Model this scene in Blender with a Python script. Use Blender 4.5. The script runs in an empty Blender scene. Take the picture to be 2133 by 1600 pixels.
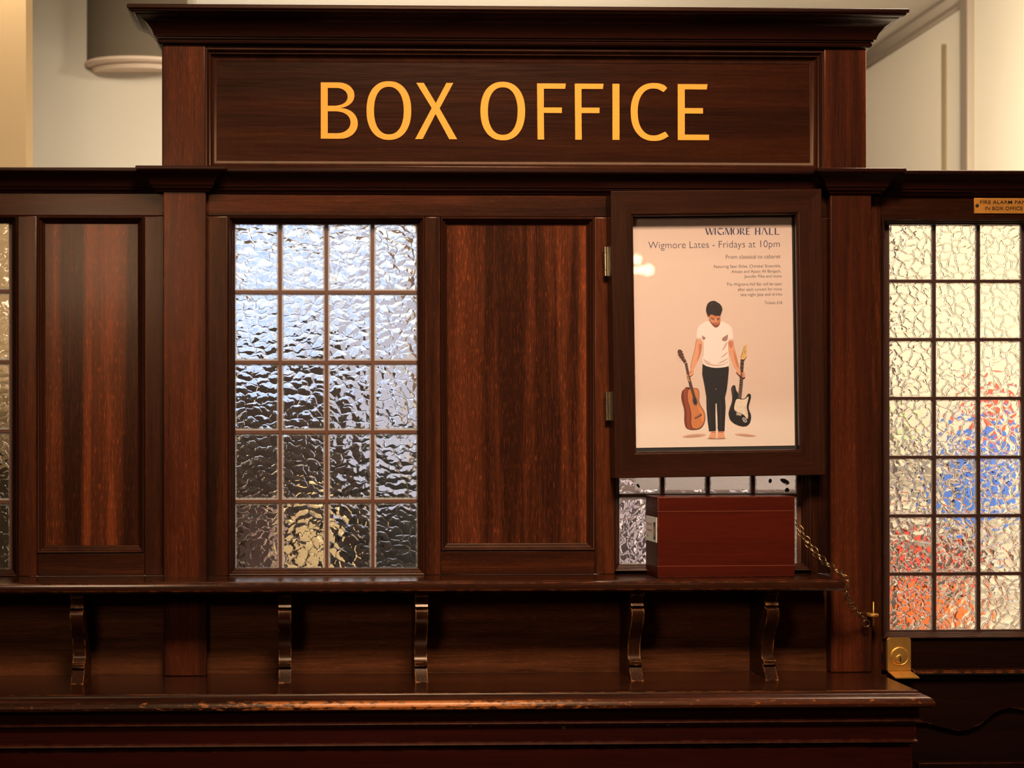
import bpy, bmesh, math, random
from mathutils import Vector, Matrix
random.seed(7)
S = bpy.context.scene
COL = S.collection
# ------------------------------------------------------------------ camera
F, PU, PV, D, EYE = 3121.0, 733.0, 890.0, 2.75, 1.55
YAW = 0.0265
cam_d = bpy.data.cameras.new('camera')
cam = bpy.data.objects.new('camera', cam_d)
COL.objects.link(cam)
cam_d.sensor_width = 36.0
cam_d.lens = F / 2133.0 * 36.0
cam_d.shift_x = (1066.5 - PU) / 2133.0
cam_d.shift_y = (PV - 800.0) / 2133.0
cam_d.clip_start = 0.05
cam_d.dof.use_dof = True
cam_d.dof.focus_distance = D
cam_d.dof.aperture_fstop = 4.5
cam.matrix_world = (Matrix.Translation((0, -D, EYE)) @ Matrix.Rotation(-YAW, 4, 'Z')
                    @ Matrix.Rotation(math.pi / 2, 4, 'X') @ Matrix.Rotation(-0.0012, 4, 'Z'))
S.camera = cam
# ------------------------------------------------------------------ world, light, exposure
S.view_settings.view_transform = 'Standard'
S.view_settings.look = 'None'
S.view_settings.exposure = 0.0
S.view_settings.gamma = 1.0
S.view_settings.use_curve_mapping = False
S.cycles.caustics_refractive = False
S.cycles.caustics_reflective = False
S.cycles.sample_clamp_indirect = 4.0
W = bpy.data.worlds.new('daylight')
S.world = W
W.use_nodes = True
nt = W.node_tree
bg = nt.nodes['Background']
# broken cloud: pale blue to white
wtc = nt.nodes.new('ShaderNodeTexCoord'); wno = nt.nodes.new('ShaderNodeTexNoise'); wcr = nt.nodes.new('ShaderNodeValToRGB')
wno.inputs['Scale'].default_value = 9; wno.inputs['Detail'].default_value = 4
nt.links.new(wtc.outputs['Generated'], wno.inputs['Vector']); nt.links.new(wno.outputs[0], wcr.inputs[0])
wcr.color_ramp.elements[0].position = 0.36; wcr.color_ramp.elements[0].color = (0.46, 0.60, 0.95, 1)
wcr.color_ramp.elements[1].position = 0.62; wcr.color_ramp.elements[1].color = (0.92, 0.95, 1.0, 1)
nt.links.new(wcr.outputs[0], bg.inputs[0])
bg.inputs[1].default_value = 1.3


def area(name, loc, target, sx, sy, power, color, spread=180):
    l = bpy.data.lights.new(name, 'AREA')
    l.shape = 'RECTANGLE'
    l.size, l.size_y = sx, sy
    l.energy = power
    l.color = color
    l.spread = math.radians(spread)
    o = bpy.data.objects.new(name, l)
    COL.objects.link(o)
    o.location = loc
    o.rotation_euler = (Vector(target) - Vector(loc)).to_track_quat('-Z', 'Y').to_euler()
    return o


area('hall_ceiling_light', (0.40, -2.0, 3.45), (0.45, 0.0, 1.48), 0.8, 0.5, 28, (1.0, 0.77, 0.56), 76)
area('hall_fill_light', (-0.78, -2.75, 2.2), (0.2, 0.0, 1.45), 0.4, 0.4, 5.5, (1.0, 0.76, 0.52), 120)  # added unseen fill: lifts the backboard, gives the left panel its sheen
area('office_ceiling_light', (1.45, 0.17, 2.80), (1.75, 0.75, 1.35), 1.0, 0.16, 110, (1.0, 0.86, 0.66))
area('office_ceiling_fill', (0.3, 1.75, 2.45), (0.3, 2.3, 2.9), 1.6, 0.2, 7, (1.0, 0.85, 0.66))  # added fill hidden behind the header, brightens the office ceiling
area('office_paper_fill', (0.95, 0.62, 2.25), (0.90, 0.04, 1.45), 0.35, 0.2, 11, (1.0, 0.90, 0.82))  # added unseen fill, shines through the taped sheet from behind
area('office_rack_fill', (1.86, 0.17, 1.30), (1.40, 0.62, 1.28), 0.10, 0.7, 6.5, (1.0, 0.88, 0.70))  # added unseen fill, brightens the lower rack behind the door glass
area('office_left_light', (-0.75, 0.45, 2.84), (-0.8, 1.25, 1.8), 0.5, 0.3, 6, (1.0, 0.80, 0.56))


# ------------------------------------------------------------------ photo measurement -> place
def P(u, v, y=0.0):
    a = (u - PU) / F
    t = (D + y) / (math.cos(YAW) - a * math.sin(YAW))
    return (t * (a * math.cos(YAW) + math.sin(YAW)), EYE + t * (PV - v) / F)


def X(u, y=0.0):
    return P(u, 800, y)[0]


def Z(v, u=1000, y=0.0):
    return P(u, v, y)[1]


# ------------------------------------------------------------------ mesh helpers
class MB:
    def __init__(s):
        s.bm = bmesh.new()
        s.mi = 0

    def face(s, vs):
        try:
            f = s.bm.faces.new(vs)
            f.material_index = s.mi
            return f
        except ValueError:
            return None

    def box(s, x0, x1, y0, y1, z0, z1, bev=0.0, seg=2):
        x0, x1 = sorted((x0, x1)); y0, y1 = sorted((y0, y1)); z0, z1 = sorted((z0, z1))
        b = bmesh.new()
        r = bmesh.ops.create_cube(b, size=1.0)
        bmesh.ops.scale(b, vec=(x1 - x0, y1 - y0, z1 - z0), verts=b.verts)
        bmesh.ops.translate(b, vec=((x0 + x1) / 2, (y0 + y1) / 2, (z0 + z1) / 2), verts=b.verts)
        if bev > 0:
            bmesh.ops.bevel(b, geom=list(b.edges), offset=bev, segments=seg, affect='EDGES', profile=0.5)
        s.merge(b)
        return s

    def merge(s, b, M=None):
        m = {}
        for v in b.verts:
            m[v] = s.bm.verts.new((M @ v.co) if M else v.co)
        for f in b.faces:
            s.face([m[v] for v in f.verts])
        b.free()

    def ring(s, x0, x1, z0, z1, prof):
        """mitred frame moulding; prof = (distance outward from the rectangle, y)"""
        rows = []
        for d, y in prof:
            rows.append([s.bm.verts.new(c) for c in ((x0 - d, y, z0 - d), (x1 + d, y, z0 - d), (x1 + d, y, z1 + d), (x0 - d, y, z1 + d))])
        for a, b in zip(rows, rows[1:]):
            for i in range(4):
                j = (i + 1) % 4
                s.face([a[i], a[j], b[j], b[i]])
        return s

    def sweep(s, path, prof, cap=True, ends=False):
        """path = plan polyline (x, y) walked so that the outside lies to its right; prof = (projection outward, z)"""
        n = len(path)
        nrm = []
        for i in range(n - 1):
            dx, dy = path[i + 1][0] - path[i][0], path[i + 1][1] - path[i][1]
            l = math.hypot(dx, dy)
            nrm.append((dy / l, -dx / l))
        off = []
        for i in range(n):
            if i == 0: off.append(nrm[0])
            elif i == n - 1: off.append(nrm[-1])
            else:
                a, b = nrm[i - 1], nrm[i]
                k = 1 + a[0] * b[0] + a[1] * b[1]
                off.append(((a[0] + b[0]) / k, (a[1] + b[1]) / k))
        rows = []
        for p, z in prof:
            rows.append([s.bm.verts.new((path[i][0] + off[i][0] * p, path[i][1] + off[i][1] * p, z)) for i in range(n)])
        for a, b in zip(rows, rows[1:]):
            for i in range(n - 1):
                s.face([a[i], a[i + 1], b[i + 1], b[i]])
        if cap:
            s.face(rows[0]); s.face(rows[-1])
        if ends:
            s.face([r[0] for r in rows]); s.face([r[-1] for r in rows])
        return s

    def prism(s, pts, y0, y1):
        a = [s.bm.verts.new((x, y0, z)) for x, z in pts]
        b = [s.bm.verts.new((x, y1, z)) for x, z in pts]
        s.face(a); s.face(b)
        n = len(pts)
        for i in range(n):
            j = (i + 1) % n
            s.face([a[i], a[j], b[j], b[i]])
        return s

    def prism_x(s, pts, x0, x1):
        a = [s.bm.verts.new((x0, y, z)) for y, z in pts]
        b = [s.bm.verts.new((x1, y, z)) for y, z in pts]
        s.face(a); s.face(b)
        n = len(pts)
        for i in range(n):
            j = (i + 1) % n
            s.face([a[i], a[j], b[j], b[i]])
        return s

    def tube(s, pts, r, seg=8, closed=False):
        pts = [Vector(p) for p in pts]
        n = len(pts)
        rows = []
        for i, p in enumerate(pts):
            if closed: t = pts[(i + 1) % n] - pts[i - 1]
            else: t = pts[min(i + 1, n - 1)] - pts[max(i - 1, 0)]
            t.normalize()
            up = Vector((0, 0, 1)) if abs(t.z) < 0.9 else Vector((1, 0, 0))
            a = t.cross(up).normalized(); b = t.cross(a)
            rows.append([s.bm.verts.new(p + a * r * math.cos(k * 2 * math.pi / seg) + b * r * math.sin(k * 2 * math.pi / seg)) for k in range(seg)])
        rng = range(n if closed else n - 1)
        for i in rng:
            A, B = rows[i], rows[(i + 1) % n]
            for k in range(seg):
                l = (k + 1) % seg
                s.face([A[k], A[l], B[l], B[k]])
        if not closed:
            s.face(rows[0]); s.face(rows[-1])
        return s

    def lathe(s, prof, c, axis='z', seg=32):
        rows = []
        for r, h in prof:
            row = []
            for k in range(seg):
                a = 2 * math.pi * k / seg
                if axis == 'z': co = (c[0] + r * math.cos(a), c[1] + r * math.sin(a), c[2] + h)
                elif axis == 'y': co = (c[0] + r * math.cos(a), c[1] + h, c[2] + r * math.sin(a))
                row.append(s.bm.verts.new(co))
            rows.append(row)
        for a, b in zip(rows, rows[1:]):
            for k in range(seg):
                l = (k + 1) % seg
                s.face([a[k], a[l], b[l], b[k]])
        s.face(rows[0]); s.face(rows[-1])
        return s

    def build(s, name, mats, parent=None, local=None, ang=32, recalc=True, uv=None):
        if recalc:
            bmesh.ops.recalc_face_normals(s.bm, faces=s.bm.faces)
        if local is not None:
            s.bm.transform(local)
        elif parent is not None:
            s.bm.transform(Matrix.Translation(-wl(parent)))
        if uv: uv(s.bm)
        me = bpy.data.meshes.new(name)
        s.bm.to_mesh(me); s.bm.free()
        if not isinstance(mats, (list, tuple)): mats = [mats]
        for m in mats: me.materials.append(m)
        me.set_sharp_from_angle(angle=math.radians(ang))
        for p in me.polygons: p.use_smooth = max(abs(c) for c in p.normal) < 0.9995
        o = bpy.data.objects.new(name, me)
        COL.objects.link(o)
        if parent is not None: o.parent = parent
        return o


def wl(o):
    v = o.location.copy()
    while o.parent:
        o = o.parent; v = v + o.location
    return v


def tag(o, label, cat, group=None, kind=None):
    o['label'] = label; o['category'] = cat
    if group: o['group'] = group
    if kind: o['kind'] = kind
    return o


def root(name, loc, label, cat, group=None, kind=None):
    o = bpy.data.objects.new(name, None)
    o.empty_display_size = 0.05
    COL.objects.link(o)
    o.location = loc
    return tag(o, label, cat, group, kind)


# ------------------------------------------------------------------ materials
def new_mat(name):
    m = bpy.data.materials.new(name); m.use_nodes = True
    t = m.node_tree
    return m, t, t.nodes['Principled BSDF']


def plain(name, col, rough=0.5, metal=0.0, spec=0.5, noise=0.0, nscale=20, bump=0.0, emit=None):
    m, t, p = new_mat(name)
    p.inputs['Base Color'].default_value = (*col, 1)
    p.inputs['Roughness'].default_value = rough
    p.inputs['Metallic'].default_value = metal
    p.inputs['Specular IOR Level'].default_value = spec
    if emit:
        p.inputs['Emission Color'].default_value = (*col, 1)
        p.inputs['Emission Strength'].default_value = emit
    if noise or bump:
        tc = t.nodes.new('ShaderNodeTexCoord')
        n = t.nodes.new('ShaderNodeTexNoise')
        n.inputs['Scale'].default_value = nscale; n.inputs['Detail'].default_value = 5
        t.links.new(tc.outputs['Object'], n.inputs['Vector'])
        if noise:
            mx = t.nodes.new('ShaderNodeMix'); mx.data_type = 'RGBA'
            mx.inputs[6].default_value = (*[c * (1 - noise) for c in col], 1)
            mx.inputs[7].default_value = (*[min(1, c * (1 + noise)) for c in col], 1)
            t.links.new(n.outputs[0], mx.inputs[0]); t.links.new(mx.outputs[2], p.inputs['Base Color'])
        if bump:
            b = t.nodes.new('ShaderNodeBump'); b.inputs['Strength'].default_value = bump; b.inputs['Distance'].default_value = 0.002
            t.links.new(n.outputs[0], b.inputs['Height']); t.links.new(b.outputs[0], p.inputs['Normal'])
    return m


def math_node(t, op, a, b=None, c=None, clamp=False):
    n = t.nodes.new('ShaderNodeMath'); n.operation = op; n.use_clamp = clamp
    for i, x in enumerate((a, b, c)):
        if x is None: continue
        if isinstance(x, (int, float)): n.inputs[i].default_value = x
        else: t.links.new(x, n.inputs[i])
    return n.outputs[0]


def rng(t, x, a, b, c=0.0, d=1.0):
    n = t.nodes.new('ShaderNodeMapRange'); n.interpolation_type = 'SMOOTHSTEP'
    t.links.new(x, n.inputs[0])
    for i, v in enumerate((a, b, c, d)): n.inputs[i + 1].default_value = v
    return n.outputs[0]


def wood(name, grain='z', dark=(0.010, 0.0035, 0.0022), mid=(0.033, 0.0085, 0.0035), light=(0.105, 0.0225, 0.0072),
         band=1.0, fleck=0.5, rough=0.29, coat=0.05, wear=0.0, wearcol=(0.42, 0.12, 0.03), gloss_bump=0.14):
    m, t, p = new_mat(name)
    tc = t.nodes.new('ShaderNodeTexCoord'); oi = t.nodes.new('ShaderNodeObjectInfo')
    off = t.nodes.new('ShaderNodeVectorMath'); off.operation = 'SCALE'
    cmb = t.nodes.new('ShaderNodeCombineXYZ')
    for i in range(3): t.links.new(oi.outputs['Random'], cmb.inputs[i])
    t.links.new(cmb.outputs[0], off.inputs[0]); off.inputs['Scale'].default_value = 37.0
    add = t.nodes.new('ShaderNodeVectorMath'); add.operation = 'ADD'
    t.links.new(tc.outputs['Object'], add.inputs[0]); t.links.new(off.outputs[0], add.inputs[1])

    def noise(hi, lo, detail, dist=0.0, rgh=0.5):
        mp = t.nodes.new('ShaderNodeMapping')
        mp.inputs['Scale'].default_value = {'z': (hi, hi, lo), 'x': (lo, hi, hi), 'y': (hi, lo, hi)}[grain]
        t.links.new(add.outputs[0], mp.inputs[0])
        n = t.nodes.new('ShaderNodeTexNoise'); n.inputs['Scale'].default_value = 1.0
        n.inputs['Detail'].default_value = detail; n.inputs['Distortion'].default_value = dist; n.inputs['Roughness'].default_value = rgh
        t.links.new(mp.outputs[0], n.inputs['Vector'])
        return n.outputs[0]
    bands = noise(22, 0.7, 3, 0.6)
    fib = noise(420, 10, 4, 0.3, 0.65)
    curl = noise(60, 9, 3, 1.2)
    flk = noise(900, 60, 2)
    k = math_node(t, 'MULTIPLY', rng(t, bands, 0.32, 0.68), 0.62 * band)
    k = math_node(t, 'ADD', k, math_node(t, 'MULTIPLY', fib, 0.55))
    k = math_node(t, 'ADD', k, math_node(t, 'MULTIPLY', curl, 0.28))
    k = math_node(t, 'SUBTRACT', k, 0.10 + 0.31 * band)
    cr = t.nodes.new('ShaderNodeValToRGB')
    e = cr.color_ramp.elements
    e[0].position = 0.05; e[0].color = (*dark, 1)
    e[1].position = 0.95; e[1].color = (*light, 1)
    x = e.new(0.48); x.color = (*mid, 1)
    t.links.new(k, cr.inputs[0])
    col = cr.outputs[0]
    if fleck:
        mx = t.nodes.new('ShaderNodeMix'); mx.data_type = 'RGBA'
        f = math_node(t, 'MULTIPLY', rng(t, flk, 0.56, 0.72), math_node(t, 'MULTIPLY', rng(t, bands, 0.38, 0.66, 0.25, 1.0), fleck * 0.6))
        t.links.new(f, mx.inputs[0]); t.links.new(col, mx.inputs[6]); mx.inputs[7].default_value = (light[0] * 1.9, light[1] * 1.9, light[2] * 1.7, 1)
        col = mx.outputs[2]
    rsrc = None
    if wear:
        bv = t.nodes.new('ShaderNodeBevel'); bv.samples = 4; bv.inputs['Radius'].default_value = 0.0035
        ge = t.nodes.new('ShaderNodeNewGeometry')
        dt = t.nodes.new('ShaderNodeVectorMath'); dt.operation = 'DOT_PRODUCT'
        t.links.new(bv.outputs[0], dt.inputs[0]); t.links.new(ge.outputs['Normal'], dt.inputs[1])
        ed = rng(t, math_node(t, 'SUBTRACT', 1.0, dt.outputs['Value']), 0.02, 0.16)
        wn = t.nodes.new('ShaderNodeTexNoise'); wn.inputs['Scale'].default_value = 55; wn.inputs['Detail'].default_value = 6
        t.links.new(add.outputs[0], wn.inputs['Vector'])
        wf = math_node(t, 'MULTIPLY', ed, rng(t, wn.outputs[0], 0.42, 0.60, 0.0, wear))
        mx = t.nodes.new('ShaderNodeMix'); mx.data_type = 'RGBA'
        t.links.new(wf, mx.inputs[0]); t.links.new(col, mx.inputs[6]); mx.inputs[7].default_value = (*wearcol, 1)
        col = mx.outputs[2]
    t.links.new(col, p.inputs['Base Color'])
    rr = math_node(t, 'ADD', math_node(t, 'MULTIPLY', fib, 0.18), rough - 0.09)
    t.links.new(rr, p.inputs['Roughness'])
    p.inputs['Specular IOR Level'].default_value = 0.17
    p.inputs['Specular Tint'].default_value = (1.0, 0.68, 0.45, 1)
    p.inputs['Coat Tint'].default_value = (1.0, 0.8, 0.6, 1)
    p.inputs['Coat Weight'].default_value = coat
    p.inputs['Coat Roughness'].default_value = 0.16
    b = t.nodes.new('ShaderNodeBump'); b.inputs['Strength'].default_value = gloss_bump; b.inputs['Distance'].default_value = 0.0006
    t.links.new(math_node(t, 'ADD', fib, math_node(t, 'MULTIPLY', flk, 0.6)), b.inputs['Height'])
    t.links.new(b.outputs[0], p.inputs['Normal'])
    return m


def worn_nosing(name):
    """dark varnish rubbed through to bare orange wood along the middle of the counter edge"""
    m = wood(name, 'x', wear=0.0)
    t = m.node_tree; p = t.nodes['Principled BSDF']
    src = p.inputs['Base Color'].links[0].from_socket
    tc = t.nodes.new('ShaderNodeTexCoord')
    mp = t.nodes.new('ShaderNodeMapping'); mp.inputs['Scale'].default_value = (60, 110, 160)
    t.links.new(tc.outputs['Object'], mp.inputs[0])
    n = t.nodes.new('ShaderNodeTexNoise'); n.inputs['Scale'].default_value = 1.0; n.inputs['Detail'].default_value = 6; n.inputs['Roughness'].default_value = 0.7
    t.links.new(mp.outputs[0], n.inputs['Vector'])
    n2 = t.nodes.new('ShaderNodeTexNoise'); n2.noise_dimensions = '1D'; n2.inputs['Scale'].default_value = 6; n2.inputs['Detail'].default_value = 3
    sx = t.nodes.new('ShaderNodeSeparateXYZ'); t.links.new(tc.outputs['Object'], sx.inputs[0])
    t.links.new(sx.outputs[0], n2.inputs['W'])
    reach = math_node(t, 'ABSOLUTE', math_node(t, 'SUBTRACT', sx.outputs[0], X(800, -.2) - X(1000, -.2)))
    lv = rng(t, reach, 0.02, 0.46, 0.20, -0.03)
    lv = math_node(t, 'ADD', lv, math_node(t, 'MULTIPLY', n2.outputs[0], 0.12))
    low = rng(t, sx.outputs[2], -0.0085, -0.0125)
    f = math_node(t, 'MULTIPLY', rng(t, math_node(t, 'ADD', n.outputs[0], lv), 0.60, 0.76), low)
    mx = t.nodes.new('ShaderNodeMix'); mx.data_type = 'RGBA'
    t.links.new(f, mx.inputs[0]); t.links.new(src, mx.inputs[6]); mx.inputs[7].default_value = (0.32, 0.098, 0.022, 1)
    t.links.new(mx.outputs[2], p.inputs['Base Color'])
    return m


def textured_glass(name, sx, sy, height, f1=1.0, warp=0.35, net=0.0, rim=0.6, tint=(1, 1, 1), rimcol=(0.86, 0.82, 0.78)):
    """cast cathedral glass: cells of rippled relief; a dusty rim where each pane meets the lead"""
    m, t, p = new_mat(name)
    t.nodes.remove(p)
    out = t.nodes['Material Output']
    uv = t.nodes.new('ShaderNodeUVMap'); uv.uv_map = 'relief'
    nz = t.nodes.new('ShaderNodeTexNoise'); nz.inputs['Scale'].default_value = 38; nz.inputs['Detail'].default_value = 2
    t.links.new(uv.outputs[0], nz.inputs['Vector'])
    sub = t.nodes.new('ShaderNodeVectorMath'); sub.operation = 'SUBTRACT'; sub.inputs[1].default_value = (0.5, 0.5, 0.5)
    t.links.new(nz.outputs['Color'], sub.inputs[0])
    sc = t.nodes.new('ShaderNodeVectorMath'); sc.operation = 'SCALE'; sc.inputs['Scale'].default_value = 0.035 * warp
    t.links.new(sub.outputs[0], sc.inputs[0])
    ad = t.nodes.new('ShaderNodeVectorMath'); ad.operation = 'ADD'
    t.links.new(uv.outputs[0], ad.inputs[0]); t.links.new(sc.outputs[0], ad.inputs[1])
    mp = t.nodes.new('ShaderNodeMapping'); mp.inputs['Scale'].default_value = (sx, sy, 1)
    t.links.new(ad.outputs[0], mp.inputs[0])
    v1 = t.nodes.new('ShaderNodeTexVoronoi'); v1.feature = 'SMOOTH_F1'; v1.inputs['Scale'].default_value = 1.0; v1.inputs['Smoothness'].default_value = 0.12
    v1.voronoi_dimensions = '2D'
    t.links.new(mp.outputs[0], v1.inputs['Vector'])
    v2 = t.nodes.new('ShaderNodeTexVoronoi'); v2.feature = 'DISTANCE_TO_EDGE'; v2.inputs['Scale'].default_value = 1.0; v2.voronoi_dimensions = '2D'
    t.links.new(mp.outputs[0], v2.inputs['Vector'])
    fine = t.nodes.new('ShaderNodeTexNoise'); fine.inputs['Scale'].default_value = 130; fine.inputs['Detail'].default_value = 2
    t.links.new(ad.outputs[0], fine.inputs['Vector'])
    h = math_node(t, 'MULTIPLY', v1.outputs['Distance'], f1)
    if net:
        h = math_node(t, 'ADD', h, math_node(t, 'MULTIPLY', rng(t, v2.outputs['Distance'], 0.0, 0.11, 1.0, 0.0), net))
    h = math_node(t, 'ADD', h, math_node(t, 'MULTIPLY', fine.outputs[0], 0.10))
    bp = t.nodes.new('ShaderNodeBump'); bp.inputs['Strength'].default_value = 1.0; bp.inputs['Distance'].default_value = height
    t.links.new(h, bp.inputs['Height'])
    g = t.nodes.new('ShaderNodeBsdfGlass'); g.inputs['IOR'].default_value = 1.5; g.inputs['Roughness'].default_value = 0.0
    g.inputs['Color'].default_value = (*tint, 1)
    t.links.new(bp.outputs[0], g.inputs['Normal'])
    # dusty putty rim
    uv2 = t.nodes.new('ShaderNodeUVMap'); uv2.uv_map = 'pane'
    sp = t.nodes.new('ShaderNodeSeparateXYZ'); t.links.new(uv2.outputs[0], sp.inputs[0])
    ax = math_node(t, 'MULTIPLY', math_node(t, 'SUBTRACT', 0.5, math_node(t, 'ABSOLUTE', math_node(t, 'SUBTRACT', sp.outputs[0], 0.5))), 0.082)
    ay = math_node(t, 'MULTIPLY', math_node(t, 'SUBTRACT', 0.5, math_node(t, 'ABSOLUTE', math_node(t, 'SUBTRACT', sp.outputs[1], 0.5))), 0.122)
    ed = math_node(t, 'MINIMUM', ax, ay)
    nf = t.nodes.new('ShaderNodeTexNoise'); nf.inputs['Scale'].default_value = 160; nf.inputs['Detail'].default_value = 3
    t.links.new(uv.outputs[0], nf.inputs['Vector'])
    ed = math_node(t, 'ADD', ed, math_node(t, 'MULTIPLY', math_node(t, 'SUBTRACT', nf.outputs[0], 0.5), 0.006))
    rimf = rng(t, ed, 0.0020, 0.0068, rim, 0.0)
    df = t.nodes.new('ShaderNodeBsdfTranslucent'); df.inputs['Color'].default_value = (*rimcol, 1)
    d2 = t.nodes.new('ShaderNodeBsdfDiffuse'); d2.inputs['Color'].default_value = (*rimcol, 1)
    m1 = t.nodes.new('ShaderNodeMixShader'); m1.inputs[0].default_value = 0.35
    t.links.new(df.outputs[0], m1.inputs[1]); t.links.new(d2.outputs[0], m1.inputs[2])
    ms = t.nodes.new('ShaderNodeMixShader')
    t.links.new(rimf, ms.inputs[0]); t.links.new(g.outputs[0], ms.inputs[1]); t.links.new(m1.outputs[0], ms.inputs[2])
    t.links.new(ms.outputs[0], out.inputs[0])
    return m


def clear_sheet(name):
    m, t, p = new_mat(name)
    t.nodes.remove(p)
    out = t.nodes['Material Output']
    fr = t.nodes.new('ShaderNodeFresnel'); fr.inputs['IOR'].default_value = 1.5
    tr = t.nodes.new('ShaderNodeBsdfTransparent')
    gl = t.nodes.new('ShaderNodeBsdfGlossy'); gl.inputs['Roughness'].default_value = 0.02
    ms = t.nodes.new('ShaderNodeMixShader')
    ge = t.nodes.new('ShaderNodeNewGeometry')
    front = math_node(t, 'MULTIPLY', fr.outputs[0], math_node(t, 'SUBTRACT', 1.0, ge.outputs['Backfacing']))
    t.links.new(front, ms.inputs[0]); t.links.new(tr.outputs[0], ms.inputs[1]); t.links.new(gl.outputs[0], ms.inputs[2])
    t.links.new(ms.outputs[0], out.inputs[0])
    return m


M = {}
M['wv'] = wood('mahogany upright grain', 'z')
M['wh'] = wood('mahogany level grain', 'x', mid=(0.026, 0.0066, 0.0028), light=(0.08, 0.0175, 0.0058))
M['panel'] = wood('mahogany figured panel', 'z', band=0.95, dark=(0.018, 0.005, 0.0026), mid=(0.070, 0.0165, 0.006), light=(0.23, 0.046, 0.0125), fleck=1.0, rough=0.27)
M['pil'] = wood('mahogany pilaster', 'z', band=0.75, dark=(0.02, 0.0055, 0.003), mid=(0.052, 0.011, 0.0042), light=(0.15, 0.031, 0.0088), fleck=0.6)
M['head'] = wood('mahogany header', 'x', band=0.5, mid=(0.028, 0.0072, 0.003), light=(0.072, 0.0165, 0.006), fleck=0.3, rough=0.22, gloss_bump=0.06)
M['mould'] = wood('mahogany moulding', 'z', band=0.4, dark=(0.010, 0.0032, 0.002), mid=(0.030, 0.008, 0.0038), light=(0.07, 0.018, 0.007), fleck=0.1, rough=0.40, coat=0.0)
M['corn'] = wood('dark cornice wood', 'x', band=0.3, dark=(0.006, 0.0018, 0.0013), mid=(0.016, 0.0035, 0.0022), light=(0.034, 0.007, 0.0035), fleck=0.1, rough=0.34)
M['shelf'] = wood('worn shelf wood', 'x', band=0.3, dark=(0.008, 0.003, 0.002), mid=(0.024, 0.0075, 0.0038), light=(0.055, 0.016, 0.007), fleck=0.2, rough=0.20, coat=0.6, wear=0.9)
M['brk'] = wood('worn bracket wood', 'z', band=0.3, dark=(0.006, 0.002, 0.0012), mid=(0.022, 0.0065, 0.003), light=(0.06, 0.018, 0.006), fleck=0.2, rough=0.28, wear=0.9, wearcol=(0.34, 0.13, 0.035))
M['apron'] = wood('backboard wood', 'x', band=0.4, dark=(0.007, 0.0025, 0.0015), mid=(0.11, 0.034, 0.013), light=(0.26, 0.085, 0.028), fleck=0.4, rough=0.33)
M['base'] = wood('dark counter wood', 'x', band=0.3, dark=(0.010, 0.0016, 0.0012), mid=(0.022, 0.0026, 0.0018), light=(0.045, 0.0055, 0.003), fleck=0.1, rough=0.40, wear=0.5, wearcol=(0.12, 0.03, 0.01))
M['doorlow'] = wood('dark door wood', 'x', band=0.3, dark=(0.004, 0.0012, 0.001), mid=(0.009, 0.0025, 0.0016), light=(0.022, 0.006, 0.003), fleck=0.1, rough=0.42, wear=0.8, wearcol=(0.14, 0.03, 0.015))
M['case'] = wood('poster case wood', 'z', band=0.4, mid=(0.028, 0.009, 0.0045), light=(0.065, 0.017, 0.007), fleck=0.25, rough=0.30)
M['caseh'] = wood('poster case rail wood', 'x', band=0.4, mid=(0.028, 0.008, 0.004), light=(0.070, 0.017, 0.007), fleck=0.25, rough=0.30)
M['redbox'] = wood('red-brown box board', 'x', band=0.35, dark=(0.034, 0.0042, 0.0022), mid=(0.060, 0.0062, 0.0028), light=(0.105, 0.0125, 0.0045), fleck=0.1, rough=0.38, wear=0.35, wearcol=(0.35, 0.12, 0.05))
M['nosing'] = worn_nosing('counter edge rubbed to orange wood')
M['gold'] = plain('gold paint', (0.72, 0.275, 0.026), 0.65, spec=0.25, noise=0.05, nscale=60)
M['brass'] = plain('tarnished brass', (0.66, 0.36, 0.085), 0.5, 1.0, noise=0.25, nscale=70)
M['brassplate'] = plain('engraved brass plate', (0.62, 0.25, 0.04), 0.45, 0.55, noise=0.3, nscale=45)
M['hinge'] = plain('polished hinge metal', (0.85, 0.72, 0.48), 0.22, 1.0)
M['iron'] = plain('dark bronze chain', (0.20, 0.125, 0.055), 0.4, 1.0)
M['black'] = plain('black enamel', (0.006, 0.005, 0.005), 0.5)
M['darkgap'] = plain('dark case backing', (0.012, 0.010, 0.009), 0.8)  # near-black board that shows in the gap around the poster
M['ink'] = plain('navy printing ink', (0.012, 0.02, 0.06), 0.7)
M['ink2'] = plain('grey printing ink', (0.06, 0.05, 0.05), 0.7)
M['redink'] = plain('red printing ink', (0.5, 0.03, 0.03), 0.7)
M['lead_amber'] = plain('amber brown glazing bar', (0.085, 0.023, 0.006), 0.5, noise=0.3, nscale=90)
M['lead_dark'] = plain('dark brown lead', (0.035, 0.010, 0.005), 0.5, noise=0.3, nscale=90)
M['cream'] = plain('cream wall paint', (0.78, 0.70, 0.56), 0.75, noise=0.04, nscale=3)
M['warm'] = plain('plaster tinted warm for lamplight', (0.55, 0.40, 0.22), 0.75, noise=0.04, nscale=3)  # warm lamplight on the left wall, put into its base colour
M['cool'] = plain('pale grey-cream plaster', (0.74, 0.71, 0.62), 0.75, noise=0.05, nscale=4)
M['ceil'] = plain('ceiling paint', (0.76, 0.70, 0.58), 0.8)
M['taupe'] = plain('taupe trim paint', (0.26, 0.205, 0.15), 0.6)
M['gapline'] = plain('old gold edge line', (0.16, 0.11, 0.045), 0.7)
M['grey'] = plain('grey lamp shade cloth', (0.15, 0.125, 0.09), 0.8, noise=0.06, nscale=60)
M['pinkish'] = plain('cream plaster rim', (0.86, 0.70, 0.58), 0.6)
M['hallwall'] = plain('hall wall', (0.22, 0.11, 0.06), 0.7)
M['floor'] = plain('brown floor', (0.10, 0.05, 0.03), 0.5, noise=0.2, nscale=8)
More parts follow.
